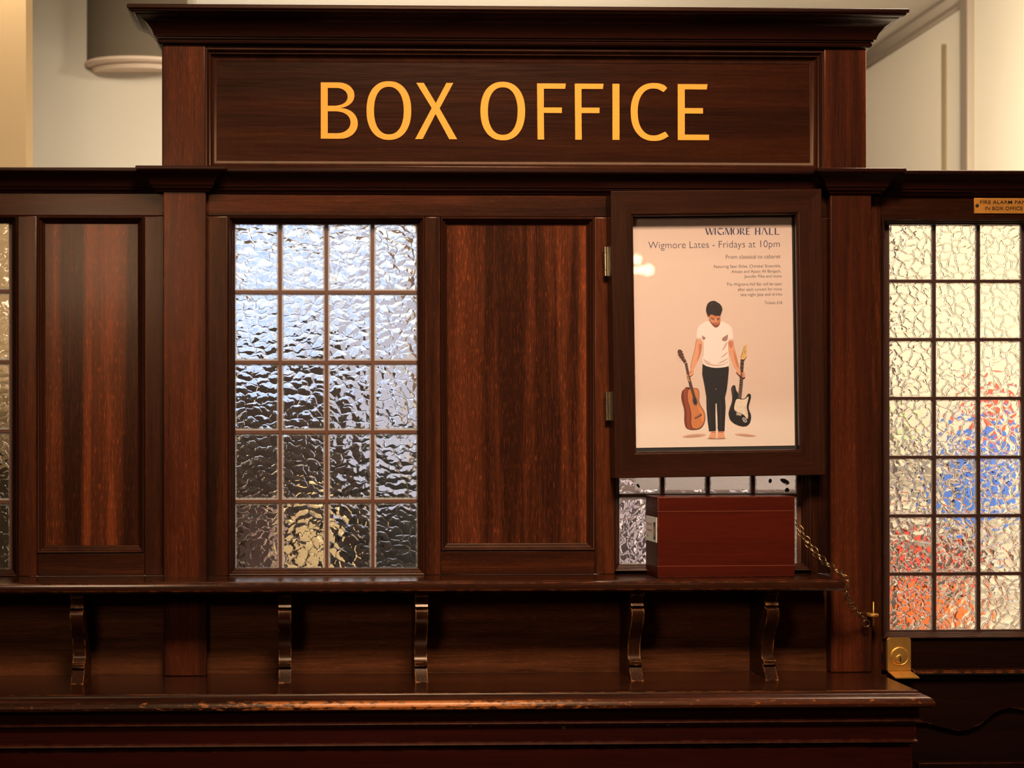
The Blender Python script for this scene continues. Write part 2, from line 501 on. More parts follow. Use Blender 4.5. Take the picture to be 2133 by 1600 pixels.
M['paper'] = plain('white paper', (0.86, 0.83, 0.78), 0.8)
M['poster'] = plain('peach printed paper', (0.90, 0.63, 0.46), 0.55)
M['g_mid'] = textured_glass('rippled clear glass', 42, 70, 0.00095, f1=0.95, net=0.07, warp=0.8, rim=0.8)
M['g_right'] = textured_glass('veined cathedral glass', 56, 60, 0.0011, f1=0.85, warp=0.9, net=0.65, rim=0.35, tint=(1.0, 0.97, 0.92), rimcol=(0.8, 0.72, 0.60))
M['g_case'] = clear_sheet('clear case glass')

# ------------------------------------------------------------------ polygon text drawn from curves
def curve_mesh(splines):
    cu = bpy.data.curves.new('c', 'CURVE'); cu.dimensions = '2D'; cu.fill_mode = 'BOTH'
    for pts in splines:
        sp = cu.splines.new('POLY'); sp.points.add(len(pts) - 1)
        for i, (x, y) in enumerate(pts): sp.points[i].co = (x, y, 0, 1)
        sp.use_cyclic_u = True
    o = bpy.data.objects.new('c', cu); COL.objects.link(o)
    dg = bpy.context.evaluated_depsgraph_get()
    me = bpy.data.meshes.new_from_object(o.evaluated_get(dg))
    bpy.data.objects.remove(o); bpy.data.curves.remove(cu)
    return me


def font_mesh(txt, thin=0.0):
    cu = bpy.data.curves.new('t', 'FONT'); cu.body = txt; cu.fill_mode = 'BOTH'; cu.offset = thin
    cu.resolution_u = 4
    o = bpy.data.objects.new('t', cu); COL.objects.link(o)
    dg = bpy.context.evaluated_depsgraph_get()
    me = bpy.data.meshes.new_from_object(o.evaluated_get(dg))
    bpy.data.objects.remove(o); bpy.data.curves.remove(cu)
    return me


def add_mesh_xz(mb, me, fn, y):
    """drop a flat x-y mesh into mb on an x-z plane through fn(x, y) -> (x, z), facing -y"""
    vs = []
    for v in me.vertices:
        a = fn(v.co.x, v.co.y); vs.append(mb.bm.verts.new((a[0], y, a[1])))
    for p in me.polygons: mb.face([vs[i] for i in p.vertices])
    bpy.data.meshes.remove(me)


CAPH = 0.729 if False else None


def text_fit(mb, txt, x0, x1, zb, cap, y, thin=0.0):
    """fit a line of type between x0 and x1 with its baseline at zb and capital height cap"""
    me = font_mesh(txt, thin)
    xs = [v.co.x for v in me.vertices]
    a, b = min(xs), max(xs)
    ref = font_mesh('H'); ch = max(v.co.y for v in ref.vertices); bpy.data.meshes.remove(ref)
    add_mesh_xz(mb, me, lambda x, yy: (x0 + (x - a) / (b - a) * (x1 - x0), zb + yy / ch * cap), y)


def arc(cx, cy, rx, ry, a0, a1, n=28, e=2.25):
    out = []
    for i in range(n + 1):
        a = math.radians(a0 + (a1 - a0) * i / n)
        c, s = math.cos(a), math.sin(a)
        out.append((cx + rx * math.copysign(abs(c) ** (2 / e), c), cy + ry * math.copysign(abs(s) ** (2 / e), s)))
    return out


# ================================================================== ROOM SHELL
def struct(name, mb, mats, label, cat, parent=None):
    o = mb.build(name, mats, parent)
    return tag(o, label, cat, kind='structure')


YB = 0.042      # back of the screen
CZ = 2.90       # ceiling
struct('floor', MB().box(-3.2, 3.4, -5.2, 4.0, -0.05, 0.0), M['floor'], 'dark brown floor under the ticket counter', 'floor')
struct('ceiling', MB().box(-3.2, 3.4, 0.3, 3.25, CZ, CZ + 0.05).box(-3.2, 3.4, 0.25, 0.3, CZ, 3.7).box(-3.2, 3.4, -5.2, 0.3, 3.7, 3.75), M['ceil'], 'cream ceiling above and behind the dark wood screen', 'ceiling')
struct('wall_hall', MB().box(-3.2, 3.4, -5.25, -5.2, 0, 3.7), M['hallwall'], 'brown wall at the far side of the hall', 'wall')
struct('wall_hall_left', MB().box(-3.25, -3.2, -5.2, 3.25, 0, 3.7), M['hallwall'], 'brown left side wall of the hall', 'wall')
struct('wall_hall_right', MB().box(3.4, 3.45, -5.2, 3.25, 0, 3.7), M['hallwall'], 'brown right side wall of the hall', 'wall')
# office: right side wall, seen over the screen on the right
XR = 2.02
mb = MB().box(XR, XR + 0.08, YB, 3.2, 0, CZ)
wr = struct('wall_right', mb, M['cream'], 'cream panelled side wall running back behind the screen on the right', 'wall')
# recessed panel with a dark vertical edge
yp = XR * F / (1985 - 650) - D
zp = EYE + (890 - 85) / F * (D + yp)
MB().box(XR - 0.012, XR, yp + 0.004, 3.15, 1.2, zp).build('panel', M['cream'], wr)
mb = MB().box(XR - 0.0125, XR, yp - 0.003, yp + 0.004, 1.2, zp).build('panel_edge', M['gapline'], wr)
y2 = XR * F / (2037 - 650) - D
tr = struct('trim_1', MB().box(XR - 0.022, XR, y2 - 0.028, y2 + 0.028, 0, CZ, 0.004), M['taupe'], 'narrow taupe upright strip on the cream side wall', 'wall trim')
mb = MB().prism([(XR - 0.03, CZ), (XR - 0.03, CZ - 0.012), (XR - 0.012, CZ - 0.03), (XR - 0.012, CZ - 0.045), (XR, CZ - 0.05), (XR, CZ)], y2 + 0.03, 3.2)
struct('trim_2', mb, M['taupe'], 'taupe moulding slanting along the top of the cream side wall', 'wall trim')
# office: back wall with the daylit window
YW = 2.9
wx0, wx1 = X(395, YW), X(925, YW)
wz0, wz1 = Z(1000, 650, YW), Z(360, 650, YW)
mb = MB()
mb.box(-3.2, wx0, YW, YW + .12, 0, CZ); mb.box(wx1, XR + .08, YW, YW + .12, 0, CZ)
mb.box(wx0, wx1, YW, YW + .12, 0, wz0); mb.box(wx0, wx1, YW, YW + .12, wz1, CZ)
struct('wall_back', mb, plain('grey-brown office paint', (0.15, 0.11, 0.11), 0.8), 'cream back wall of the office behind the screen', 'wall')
w4 = root('window_4', ((wx0 + wx1) / 2, YW, wz0), 'daylit office window showing white-blue through the rippled panes', 'window', kind='structure')
mb = MB(); mb.ring(wx0 + .03, wx1 - .03, wz0 + .03, wz1 - .03, [(0.03, YW + .0), (0, YW + .0), (0, YW + .05), (0.03, YW + .05)])
mb.build('frame', M['cream'], w4)
MB().box((wx0 + wx1) / 2 - .012, (wx0 + wx1) / 2 + .012, YW + .01, YW + .04, wz0 + .03, wz1 - .03).build('glazing_bar', M['cream'], w4)
MB().box(wx0 + .03, wx1 - .03, YW + .02, YW + .024, wz0 + .03, wz1 - .03).build('glass', M['g_case'], w4)
# building across the way, seen as a pink blur through the right-hand panes
bx0 = X(725, 8.5)
m_brick, t_, p_ = new_mat('pink brick')
br = t_.nodes.new('ShaderNodeTexBrick'); br.inputs['Scale'].default_value = 5
br.inputs['Color1'].default_value = (0.90, 0.48, 0.36, 1); br.inputs['Color2'].default_value = (0.80, 0.40, 0.30, 1); br.inputs['Mortar'].default_value = (0.8, 0.68, 0.62, 1)
t_.links.new(br.outputs[0], p_.inputs['Base Color']); p_.inputs['Roughness'].default_value = 0.9
struct('wall_outside', MB().box(bx0, bx0 + 2.6, 8.5, 9.2, 0, Z(600, 650, 8.5)), m_brick, 'pinkish brick wall outside, blurred through the right column of panes', 'wall')
# office: left partition and warm return
yl = 1.25
mb = MB().box(X(40, yl), X(405, yl), yl, yl + .1, 0, CZ)
struct('wall_partition', mb, M['cool'], 'pale grey-cream wall behind the screen at upper left', 'wall')
mb = MB().box(-3.2, X(55, 0.62), 0.62, 0.70, 0, CZ)
struct('wall_left', mb, M['warm'], 'cream wall edge tinted warm yellow for lamplight, far left above the screen', 'wall')

# bow-fronted wall lamp
ywl = yl
xd = X(283, ywl - .04); zd = Z(140, 283, ywl - .06); rd = (X(388, ywl - .03) - X(178, ywl - .03)) / 2
lamp = root('wall_lamp', (xd, ywl, zd), 'grey bow-fronted wall lamp with cream bottom rim on the wall at upper left', 'wall lamp')
bow_ = [(xd - rd * math.cos(a), ywl - .075 * math.sin(a)) for a in [math.pi * i / 32 for i in range(33)]]
MB().sweep(bow_, [(-.004, zd + .024), (0, zd + .026), (0, zd + .30), (-.004, zd + .302)], cap=True).build('shade', M['grey'], lamp)
MB().sweep(bow_, [(p_, zd + z_) for p_, z_ in ((-.022, 0), (-.016, 0.0), (-.012, .008), (-.013, .012), (.001, .014), (.006, .019), (.006, .024), (0, .028), (-.02, .028))], cap=True).build('rim', M['pinkish'], lamp)

# ================================================================== SCREEN WALL (stiles and rails)
B = 0.0018
zc = Z(399, 1000)           # underside of ledge
zs = Z(1197.5, 1000)        # shelf top at the wall
zk = Z(1402, 1000)          # counter top at the wall
XL = X(-470)


def zz(v): return Z(v, 1000)


wl_ = root('wall_front_left', (X(180), 0, zs), 'dark mahogany stiles and rails of the left bay of the screen', 'wooden screen', kind='structure')
MB().box(XL, X(346), 0, YB, zz(452), zc + .03, B).build('rail', M['wh'], wl_)
MB().box(X(37), X(77), 0, YB, zs, zz(452), B).build('stile', M['wv'], wl_)
MB().box(X(301), X(352), 0, YB, zs, zz(452), B).build('stile', M['wv'], wl_)
MB().box(X(77), X(301), 0, YB, zs, zz(1150), B).build('rail', M['wh'], wl_)
MB().box(XL, X(-385), 0, YB, zs, zz(452), B).build('stile', M['wv'], wl_)
wf = root('wall_front', (X(1080), 0, zs), 'dark mahogany stiles and rails of the middle bay of the screen', 'wooden screen', kind='structure')
MB().box(X(415), X(1745), 0, YB, zz(452), zc + .03, B).build('rail', M['wh'], wf)
for a, b in ((415, 475), (885, 918), (1239, 1281), (1690, 1745)):
    MB().box(X(a), X(b), 0, YB, zs, zz(452), B).build('stile', M['wv'], wf)
MB().box(X(918), X(1239), 0, YB, zs, zz(1148), B).build('rail', M['wh'], wf)
# backboard below the shelf
bb = MB().box(XL, X(1740), 0.004, 0.03, zk - 0.001, zs - 0.02)
struct('wall_apron', bb, M['apron'], 'dark wooden backboard between the shelf and the counter', 'backboard')

# moulding profile: from stile face down to recess
MOULD = [(0.0, 0.020), (0.0, 0.0125), (0.0012, 0.0105), (0.0035, 0.0095), (0.0055, 0.0075), (0.0062, 0.0045), (0.0085, 0.0035),
         (0.0105, 0.0010), (0.0112, -0.0018), (0.0135, -0.0026), (0.0152, -0.0010), (0.0155, 0.002)]


def mould(u0, u1, v0, v1, w=15.5, flip=False):
    """ring whose outer edge is the opening u0..u1, v0..v1 (v0 top)"""
    k = (w / 1135) / 0.0155
    d = w / 1135
    return MB().ring(X(u0) + d, X(u1) - d, zz(v1) + d, zz(v0) - d, [(a * k, y) for a, y in MOULD])


def wood_panel(u0, u1, v0, v1, label):
    r = root('wood_panel', (X((u0 + u1) / 2), 0, zz(v1)), label, 'wooden panel')
    mould(u0, u1, v0, v1).build('moulding', M['mould'], r)
    MB().box(X(u0) + .006, X(u1) - .006, 0.012, 0.03, zz(v1) + .006, zz(v0) - .006).build('field', M['panel'], r)
    return r


wood_panel(77, 301, 452, 1150, 'narrow upright mahogany panel left of the left pilaster')
wood_panel(918, 1239, 452, 1148, 'wide upright mahogany panel between the leaded window and the poster case')

# pilasters
for (u0, u1, vb, lab) in ((340, 430, 1404, 'left reddish mahogany pilaster beside the narrow panel'),
                          (1730, 1816, 1394, 'right reddish mahogany pilaster between the poster case and the door')):
    yp_ = -0.020
    r = root('pilaster', (X((u0 + u1) / 2, yp_), 0, zk), lab, 'pilaster')
    MB().box(X(u0, yp_), X(u1, yp_), yp_, 0.03, zk, Z(397, 1000, yp_) + .03, 0.0025, 3).build('shaft', M['pil'], r)


# ------------------------------------------------------------------ leaded windows
def leaded(name, u_edges, v_edges, opening, glass_m, lead_m, label, cat='window', barw=7, yg=0.026, frame_m=None, mw=14, parent=None, edge=9):
    """u_edges / v_edges: centre lines of the glazing bars incl. the outer ones"""
    u0, u1, v0, v1 = opening
    r = parent or root(name, (X((u0 + u1) / 2), 0, zz(v1)), label, cat, kind='structure')
    mould(u0, u1, v0, v1, mw).build('moulding', frame_m or M['mould'], r)
    xs = [X(u, yg) for u in u_edges]
    zs_ = [Z(v, 1000, yg) for v in v_edges]
    mb = MB()
    hb = barw / 1135 / 2
    for i, x in enumerate(xs):
        h = hb if 0 < i < len(xs) - 1 else edge / 1135 / 2
        mb.prism([(x - h, zs_[0]), (x + h, zs_[0]), (x + h, zs_[-1]), (x - h, zs_[-1])], yg - .0035, yg + .0075)
    for i, z in enumerate(zs_):
        h = hb if 0 < i < len(zs_) - 1 else edge / 1135 / 2
        mb.prism([(xs[0], z - h), (xs[-1], z - h), (xs[-1], z + h), (xs[0], z + h)], yg - .0030, yg + .0070)
    # rounded fillets at the crossings
    for x in xs:
        for z in zs_:
            q = hb * 2.7
            mb.prism([(x - q, z), (x - hb * 1.05, z + hb * 1.05), (x, z + q), (x + hb * 1.05, z + hb * 1.05), (x + q, z), (x + hb * 1.05, z - hb * 1.05), (x, z - q), (x - hb * 1.05, z - hb * 1.05)], yg - .0025, yg + .0065)
    mb.build('leading', lead_m, r)
    # frame fillet between the leading and the wood
    e = edge / 1135 / 2
    mb = MB()
    mb.ring(xs[0] - e, xs[-1] + e, zs_[-1] - e, zs_[0] + e, [(0, yg + .008), (0, yg - .0015), (0.03, yg - .0015)])
    mb.build('bead', lead_m, r)
    # panes
    bm = bmesh.new()
    l1 = bm.loops.layers.uv.new('relief'); l2 = bm.loops.layers.uv.new('pane')
    for i in range(len(xs) - 1):
        for j in range(len(zs_) - 1):
            x0, x1 = xs[i] + .001, xs[i + 1] - .001
            z1, z0 = zs_[j] - .001, zs_[j + 1] + .001
            ox, oz, an = random.uniform(0, 9), random.uniform(0, 9), random.choice((0, 0, 0.35, -0.3, math.pi, math.pi + .2))
            if glass_m is M['g_right']: an = random.uniform(0, 6.28)
            q = []
            for y in (yg, yg + .004):
                q.append([bm.verts.new(c) for c in ((x0, y, z0), (x1, y, z0), (x1, y, z1), (x0, y, z1))])
            a, b = q
            fs = [bm.faces.new(a), bm.faces.new(b[::-1])]
            for k in range(4):
                fs.append(bm.faces.new([a[(k + 1) % 4], a[k], b[k], b[(k + 1) % 4]]))
            ca, sa = math.cos(an), math.sin(an)
            for f in fs:
                for lp in f.loops:
                    dx, dz = lp.vert.co.x - (x0 + x1) / 2, lp.vert.co.z - (z0 + z1) / 2
                    lp[l1].uv = (ox + dx * ca - dz * sa, oz + dx * sa + dz * ca)
                    lp[l2].uv = ((lp.vert.co.x - x0) / (x1 - x0), (lp.vert.co.z - z0) / (z1 - z0))
    g = MB(); g.bm.free(); g.bm = bm
    o = g.build('glass', glass_m, r, recalc=True)
    return r


V5 = [464, 609.5, 755, 899.5, 1043.5, 1189]
leaded('window_2', [485, 584, 680.5, 776.5, 874], V5, (475, 885, 452, 1198), M['g_mid'], M['lead_amber'], 'leaded window of rippled clear glass with amber bars, left of the wide panel', barw=6.5)
leaded('window_1', [25 - 387, 25 - 290, 25 - 193.5, 25 - 97, 25], [462, 608, 754, 897, 1043, 1189], (25 - 398, 37, 452, 1198), M['g_mid'], M['lead_amber'], 'strip of leaded glass window at the far left edge', barw=6.5)
leaded('window_3', [1284, 1379.5, 1474, 1568, 1664], [455, 600, 745, 890, 1033.5, 1182], (1279, 1690, 446, 1192), M['g_mid'], M['lead_amber'], 'leaded window mostly hidden behind the poster case and red-brown box', barw=6.5)

# ------------------------------------------------------------------ door on the right
dr = root('door_1', (X(2040), 0, 0), 'dark wooden door at the right edge with veined leaded glass', 'door', kind='structure')
zd0 = zz(1400)
MB().box(X(1800), X(1838), 0.004, YB, 0.0, zc + .03, B).build('stile', M['wv'], dr)
MB().box(X(1838), X(2320), 0.004, YB, zz(455), zc + .03, B).build('rail', M['wh'], dr)
MB().box(X(2243), X(2320), 0.004, YB, 0, zz(455), B).build('stile', M['wv'], dr)
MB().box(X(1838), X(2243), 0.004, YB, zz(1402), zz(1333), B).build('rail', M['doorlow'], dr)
leaded('x', [1848, 1945, 2037, 2130, 2224], [464, 585, 707.5, 831, 954.5, 1077.5, 1199.5, 1320.5], (1838, 2243, 453, 1335), M['g_right'], M['lead_dark'], '', parent=dr, barw=6.5, edge=7, mw=11)
mb = MB().prism_x([(0.02, zz(1398)), (-.004, zz(1399)), (-.011, zz(1401)), (-.013, zz(1405)), (-.010, zz(1409)), (-.002, zz(1411)), (0.02, zz(1412))], X(1898), X(2243))
mb.build('bead_rail', M['shelf'], dr)
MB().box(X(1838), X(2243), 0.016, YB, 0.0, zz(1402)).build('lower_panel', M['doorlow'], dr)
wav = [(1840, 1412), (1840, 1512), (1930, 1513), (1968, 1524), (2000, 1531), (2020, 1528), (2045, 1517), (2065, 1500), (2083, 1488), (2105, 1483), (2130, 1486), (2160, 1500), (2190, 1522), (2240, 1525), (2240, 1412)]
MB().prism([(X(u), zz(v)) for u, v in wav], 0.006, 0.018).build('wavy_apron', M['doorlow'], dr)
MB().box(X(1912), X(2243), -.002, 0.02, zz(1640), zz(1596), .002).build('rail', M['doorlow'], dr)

# ================================================================== LEDGE CORNICE (long moulding above the windows)
def zl(v): return Z(v, 1000, -0.03)


LP = [(0.0, zl(401)), (0.003, zl(400)), (0.005, zl(396)), (0.0085, zl(394)), (0.010, zl(391)), (0.009, zl(389)), (0.012, zl(388)), (0.0135, zl(383)),
      (0.017, zl(375)), (0.023, zl(368)), (0.030, zl(364)), (0.031, zl(362.5)), (0.0345, zl(362)), (0.0365, zl(359)), (0.0365, zl(354)), (0.034, zl(352.5)), (0.0, zl(352.5))]
path = [(XL, 0.0), (X(332), 0.0), (X(332), -0.022), (X(434), -0.022), (X(434), 0.0), (X(1722), 0.0), (X(1722), -0.022), (X(1822), -0.022), (X(1822), 0.0), (X(2320), 0.0)]
mb = MB().sweep(path, LP, cap=False)
mb.box(XL, X(2320), -0.0, YB + 0.035, zl(401), zl(352.5))
mb.box(X(332), X(434), -0.022, 0.0, zl(400), zl(352.5)); mb.box(X(1722), X(1822), -0.022, 0.0, zl(400), zl(352.5))
tag(mb.build('ledge_cornice', M['corn']), 'long dark moulded ledge running above the windows, breaking forward over both pilasters', 'cornice')

# ================================================================== HEADER SIGN
yh = -0.012
zt = zl(352.5)
hs = root('sign_board', (X(1070), 0, zt), 'tall dark mahogany header board lettered BOX OFFICE in gold', 'sign')


def hz(v): return Z(v, 1070, yh)


def hx(u): return X(u, yh)


MB().box(hx(338), hx(429), yh, 0.06, zt, hz(80), .0025, 3).build('stile', M['pil'], hs)
MB().box(hx(1717), hx(1806), yh, 0.06, zt, hz(80), .0025, 3).build('stile', M['pil'], hs)
MB().box(hx(429), hx(1717), yh + .003, 0.06, hz(107), hz(80), B).build('rail', M['head'], hs)
MB().box(hx(429), hx(1717), yh + .003, 0.06, zt, hz(346), B).build('rail', M['head'], hs)
HM = [(0.0, 0.012), (0.0, 0.006), (0.002, 0.0042), (0.005, 0.0036), (0.0085, 0.0016), (0.0112, -0.002), (0.0118, -0.0055), (0.0138, -0.0062), (0.0152, -0.0088), (0.0178, -0.0125), (0.0205, -0.0130), (0.0215, -0.010)]
dd = 0.0185
MB().ring(hx(431) + dd, hx(1714) - dd, hz(353) + dd * .95, hz(106) - dd, HM).build('moulding', M['mould'], hs)
MB().box(hx(431) + .012, hx(1714) - .012, 0.006, 0.03, hz(352) + .010, hz(107) - .010).build('panel', M['head'], hs)
HP = [(0.0, hz(99)), (0.0045, hz(98)), (0.0075, hz(95)), (0.0085, hz(91)), (0.007, hz(88)), (0.010, hz(87)), (0.0105, hz(84)), (0.0135, hz(83)), (0.0145, hz(79)),
      (0.018, hz(70)), (0.025, hz(60)), (0.034, hz(52)), (0.043, hz(48)), (0.045, hz(46)), (0.050, hz(45.5)), (0.0535, hz(43)), (0.054, hz(41)), (0.0565, hz(40)), (0.0575, hz(38)), (0.0575, hz(33)), (0.056, hz(31)), (0.0, hz(31))]
mb = MB().sweep([(hx(339), 0.07), (hx(339), yh), (hx(1805), yh), (hx(1805), 0.07)], HP, cap=False)
mb.box(hx(339), hx(1805), yh, 0.07, hz(99), hz(31))
mb.build('cornice', M['corn'], hs)

# gold letters
yt = 0.0048


def rect(a, b, c, d): return [(a, c), (b, c), (b, d), (a, d)]


T, BT = 174.0, 291.0
LET = []
# B
LET.append([[(669, T), (705, T)] + arc(705, 200.5, 34, 26.5, -90, 90, 20, 2.1)[1:-1] + [(712, 228)] + arc(708, 259, 38, 32, -90, 90, 22, 2.1)[1:-1] + [(706, BT), (669, BT)],
            [(683.5, T + 11.5), (702, T + 11.5)] + arc(702, 203.5, 23, 18, -90, 90, 16, 2.1)[1:-1] + [(700, 222.5), (683.5, 222.5)],
            [(683.5, 234), (703, 234)] + arc(703, 257, 28, 22.5, -90, 90, 16, 2.1)[1:-1] + [(703, 279.5), (683.5, 279.5)]])
for c in (810.8, 1048):
    LET.append([arc(c, 232, 46.5, 61, 0, 354, 60), arc(c, 232, 31, 49.5, 0, 354, 60)])
LET.append([[(868, T), (883.5, T), (908.5, 216), (930.5, T), (945, T), (916.5, 227), (953, BT), (936.5, BT), (908, 238.5), (881, BT), (865.5, BT), (900, 226.5)]])
for a, b in ((1119.5, 1179.5), (1198, 1258)):
    LET.append([[(a, T), (b, T), (b - 1.5, T + 11), (a + 14, T + 11), (a + 14, 224), (b - 8.5, 224), (b - 8.5, 235.5), (a + 14, 235.5), (a + 14.5, BT), (a + 1, BT)]])
LET.append([rect(1276.5, 1291, T, BT)])
co = arc(1363, 232.5, 48.5, 60.5, -48, -312, 46)
ci = arc(1362, 232.5, 33, 49, -49, -311, 46)
LET.append([[(1390.5, 182.5)] + co[3:-3] + [(1393.5, 283)] + [(1386.5, 273.5)] + ci[::-1][4:-4] + [(1383, 191)]])
LET.append([[(1412.5, T), (1474.5, T), (1473, T + 11), (1427, T + 11), (1427, 224), (1465, 224), (1465, 235.5), (1427, 235.5), (1427, 279.5), (1477.5, 279.5), (1477.5, BT), (1412.5, BT)]])
mb = MB()
for spl in LET:
    me = curve_mesh([[(u / 100, -v / 100) for u, v in s] for s in spl])
    add_mesh_xz(mb, me, lambda x, y: (X(x * 100, yt), Z(-y * 100, 1070, yt)), yt)
o = mb.build('lettering', M['gold'], hs, recalc=False)
for p in o.data.polygons: p.use_smooth = False
sm = o.modifiers.new('thickness', 'SOLIDIFY'); sm.thickness = 0.0008; sm.offset = 0

# ================================================================== SHELF, BRACKETS, COUNTER
ysf = -0.118
sx1 = X(1760, ysf)
zst = zs
zsb = Z(1236, 700, ysf)
SP = [(-0.008, zsb), (-0.003, zsb + .0008), (0.0, zsb + .004), (0.0005, zst - .008), (-0.0012, zst - .003), (-0.005, zst - .0003), (-0.010, zst)]
mb = MB().sweep([(XL, ysf), (sx1, ysf), (sx1, 0.0)], SP, cap=False)
mb.bm.verts.ensure_lookup_table()
mb.box(XL, sx1 - .009, ysf + .009, 0.0, zsb, zst - .00001)
tag(mb.build('shelf', M['shelf']), 'long dark wooden shelf with worn orange front edge under the windows', 'shelf')

ycf = -0.205
zct = zk
H = zsb - zct
prof = [(0.0, 1), (0.0, 0), (-.102, 0), (-.102, .055), (-.092, .06), (-.091, .135), (-.098, .142), (-.100, .165), (-.095, .172), (-.091, .19), (-.1035, .205), (-.106, .24), (-.104, .30), (-.098, .37), (-.088, .45),
        (-.078, .54), (-.072, .62), (-.070, .70), (-.072, .755), (-.076, .785), (-.086, .79), (-.087, .835), (-.080, .84), (-.084, .88), (-.092, .94), (-.100, 1.0)]
labs = ['scrolled wooden bracket at the far left, left of the left pilaster', 'scrolled wooden bracket under the left part of the leaded window',
        'scrolled wooden bracket below the right edge of the leaded window', 'scrolled wooden bracket below the left end of the red-brown box', 'rightmost scrolled wooden bracket, near the shelf end']
yb_ = -0.0
for (u0, u1), lab in zip(((148, 174.5), (580, 606), (864, 890), (1312, 1337.5), (1592, 1617)), labs):
    um = (u0 + u1) / 2
    r = MB().prism_x([(y, zsb - t * H) for y, t in prof], X(um, -.09) - .0112, X(um, -.09) + .0112)
    o = r.build('bracket', M['brk'], ang=40)
    tag(o, lab, 'shelf bracket', 'brackets under the shelf')

ct = root('counter', (X(1000), -.1, zct), 'dark wooden ticket counter with worn orange front edge along the bottom', 'counter')
cxe = X(1908, ycf)
MB().box(XL, cxe, ycf, 0.0035, zct - .022, zct, .001).build('counter_top', M['shelf'], ct)
NP = [(0.0, zct - .0005), (0.0022, zct - .001), (0.0036, zct - .003), (0.0040, zct - .005), (0.0062, zct - .0065), (0.0125, zct - .0075), (0.0185, zct - .0105), (0.0225, zct - .0150), (0.0240, zct - .0190), (0.0225, zct - .0235), (0.018, zct - .0265), (0.012, zct - .0275), (0.0, zct - .0275)]
MB().sweep([(XL, ycf), (cxe, ycf), (cxe, 0.0)], NP, cap=False).build('nosing', M['nosing'], ct)
zb1 = zct - .0275


def cz(v): return Z(v, 800, -.2)


yf = ycf - .002
FP = [(0.0, zb1), (0.0, cz(1503)), (0.0025, cz(1504.5)), (0.0042, cz(1507)), (0.0025, cz(1509)), (-0.003, cz(1510.5)), (-.0045, cz(1514)), (-.0045, cz(1547)), (-.002, cz(1549)), (-.001, cz(1552)),
      (-.006, cz(1555)), (-.012, cz(1560)), (-.0125, cz(1563)), (-.009, cz(1564.5)), (-.009, 0.0)]
cx2 = X(1914, yf)
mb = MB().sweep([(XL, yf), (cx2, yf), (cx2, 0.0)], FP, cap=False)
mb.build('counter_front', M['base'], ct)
for u, v in ((980, 1512), (1174, 1517), (1393, 1510)):
    x, z = P(u, v, yf)
    MB().lathe([(.0034, .002), (.0034, -.0006), (.0026, -.0012)], (x, yf + .0045, z), 'y', 14).build('screw_head', M['iron'], ct)

# ================================================================== POSTER CASE (hangs slightly askew)
TILT = -0.0135
yc0, yc1 = -0.046, -0.004
pc = P(1497, 695, yc0)
case = root('poster_case', (pc[0], 0, pc[1]), 'dark wooden glazed poster case with mitred frame hung beside the right pilaster', 'poster case')
case.rotation_euler = (0, TILT, 0)
Rinv = Matrix.Rotation(-TILT, 3, 'Y')


def L(u, v, y):
    """photo point on plane y -> local x, z of the tilted case"""
    x, z = P(u, v, y)
    w = Rinv @ Vector((x - pc[0], 0, z - pc[1]))
    return w.x, w.z


ox0 = L(1277, 695, yc0)[0]; ox1 = L(1716, 695, yc0)[0]; oz1 = L(1497, 396.5, yc0)[1]; oz0 = L(1497, 994, yc0)[1]
ix0 = L(1320, 695, yc0)[0]; ix1 = L(1667, 695, yc0)[0]; iz1 = L(1497, 445.5, yc0)[1]; iz0 = L(1497, 943, yc0)[1]
I4 = Matrix.Identity(4)


def member(name, a, b, c, d, m):
    """mitred frame member: outer edge a-b, inner edge d-c (x, z corners)"""
    mb = MB()
    pts = [a, b, c, d]
    v0 = [mb.bm.verts.new((x, yc0, z)) for x, z in pts]
    v1 = [mb.bm.verts.new((x, yc1, z)) for x, z in pts]
    mb.face(v0); mb.face(v1)
    for i in range(4):
        j = (i + 1) % 4
        mb.face([v0[i], v0[j], v1[j], v1[i]])
    eds = [e for e in mb.bm.edges if abs(e.verts[0].co.y - yc0) < 1e-6 and abs(e.verts[1].co.y - yc0) < 1e-6]
    eds = [e for e in eds if any(all((v.co.xz - Vector(p)).length < 1e-5 or (v.co.xz - Vector(q)).length < 1e-5 for v in e.verts) for p, q in ((a, b), (c, d)))]
    bmesh.ops.bevel(mb.bm, geom=eds, offset=0.0015, segments=2, affect='EDGES', profile=0.5)
    return mb.build(name, m, case, local=I4)


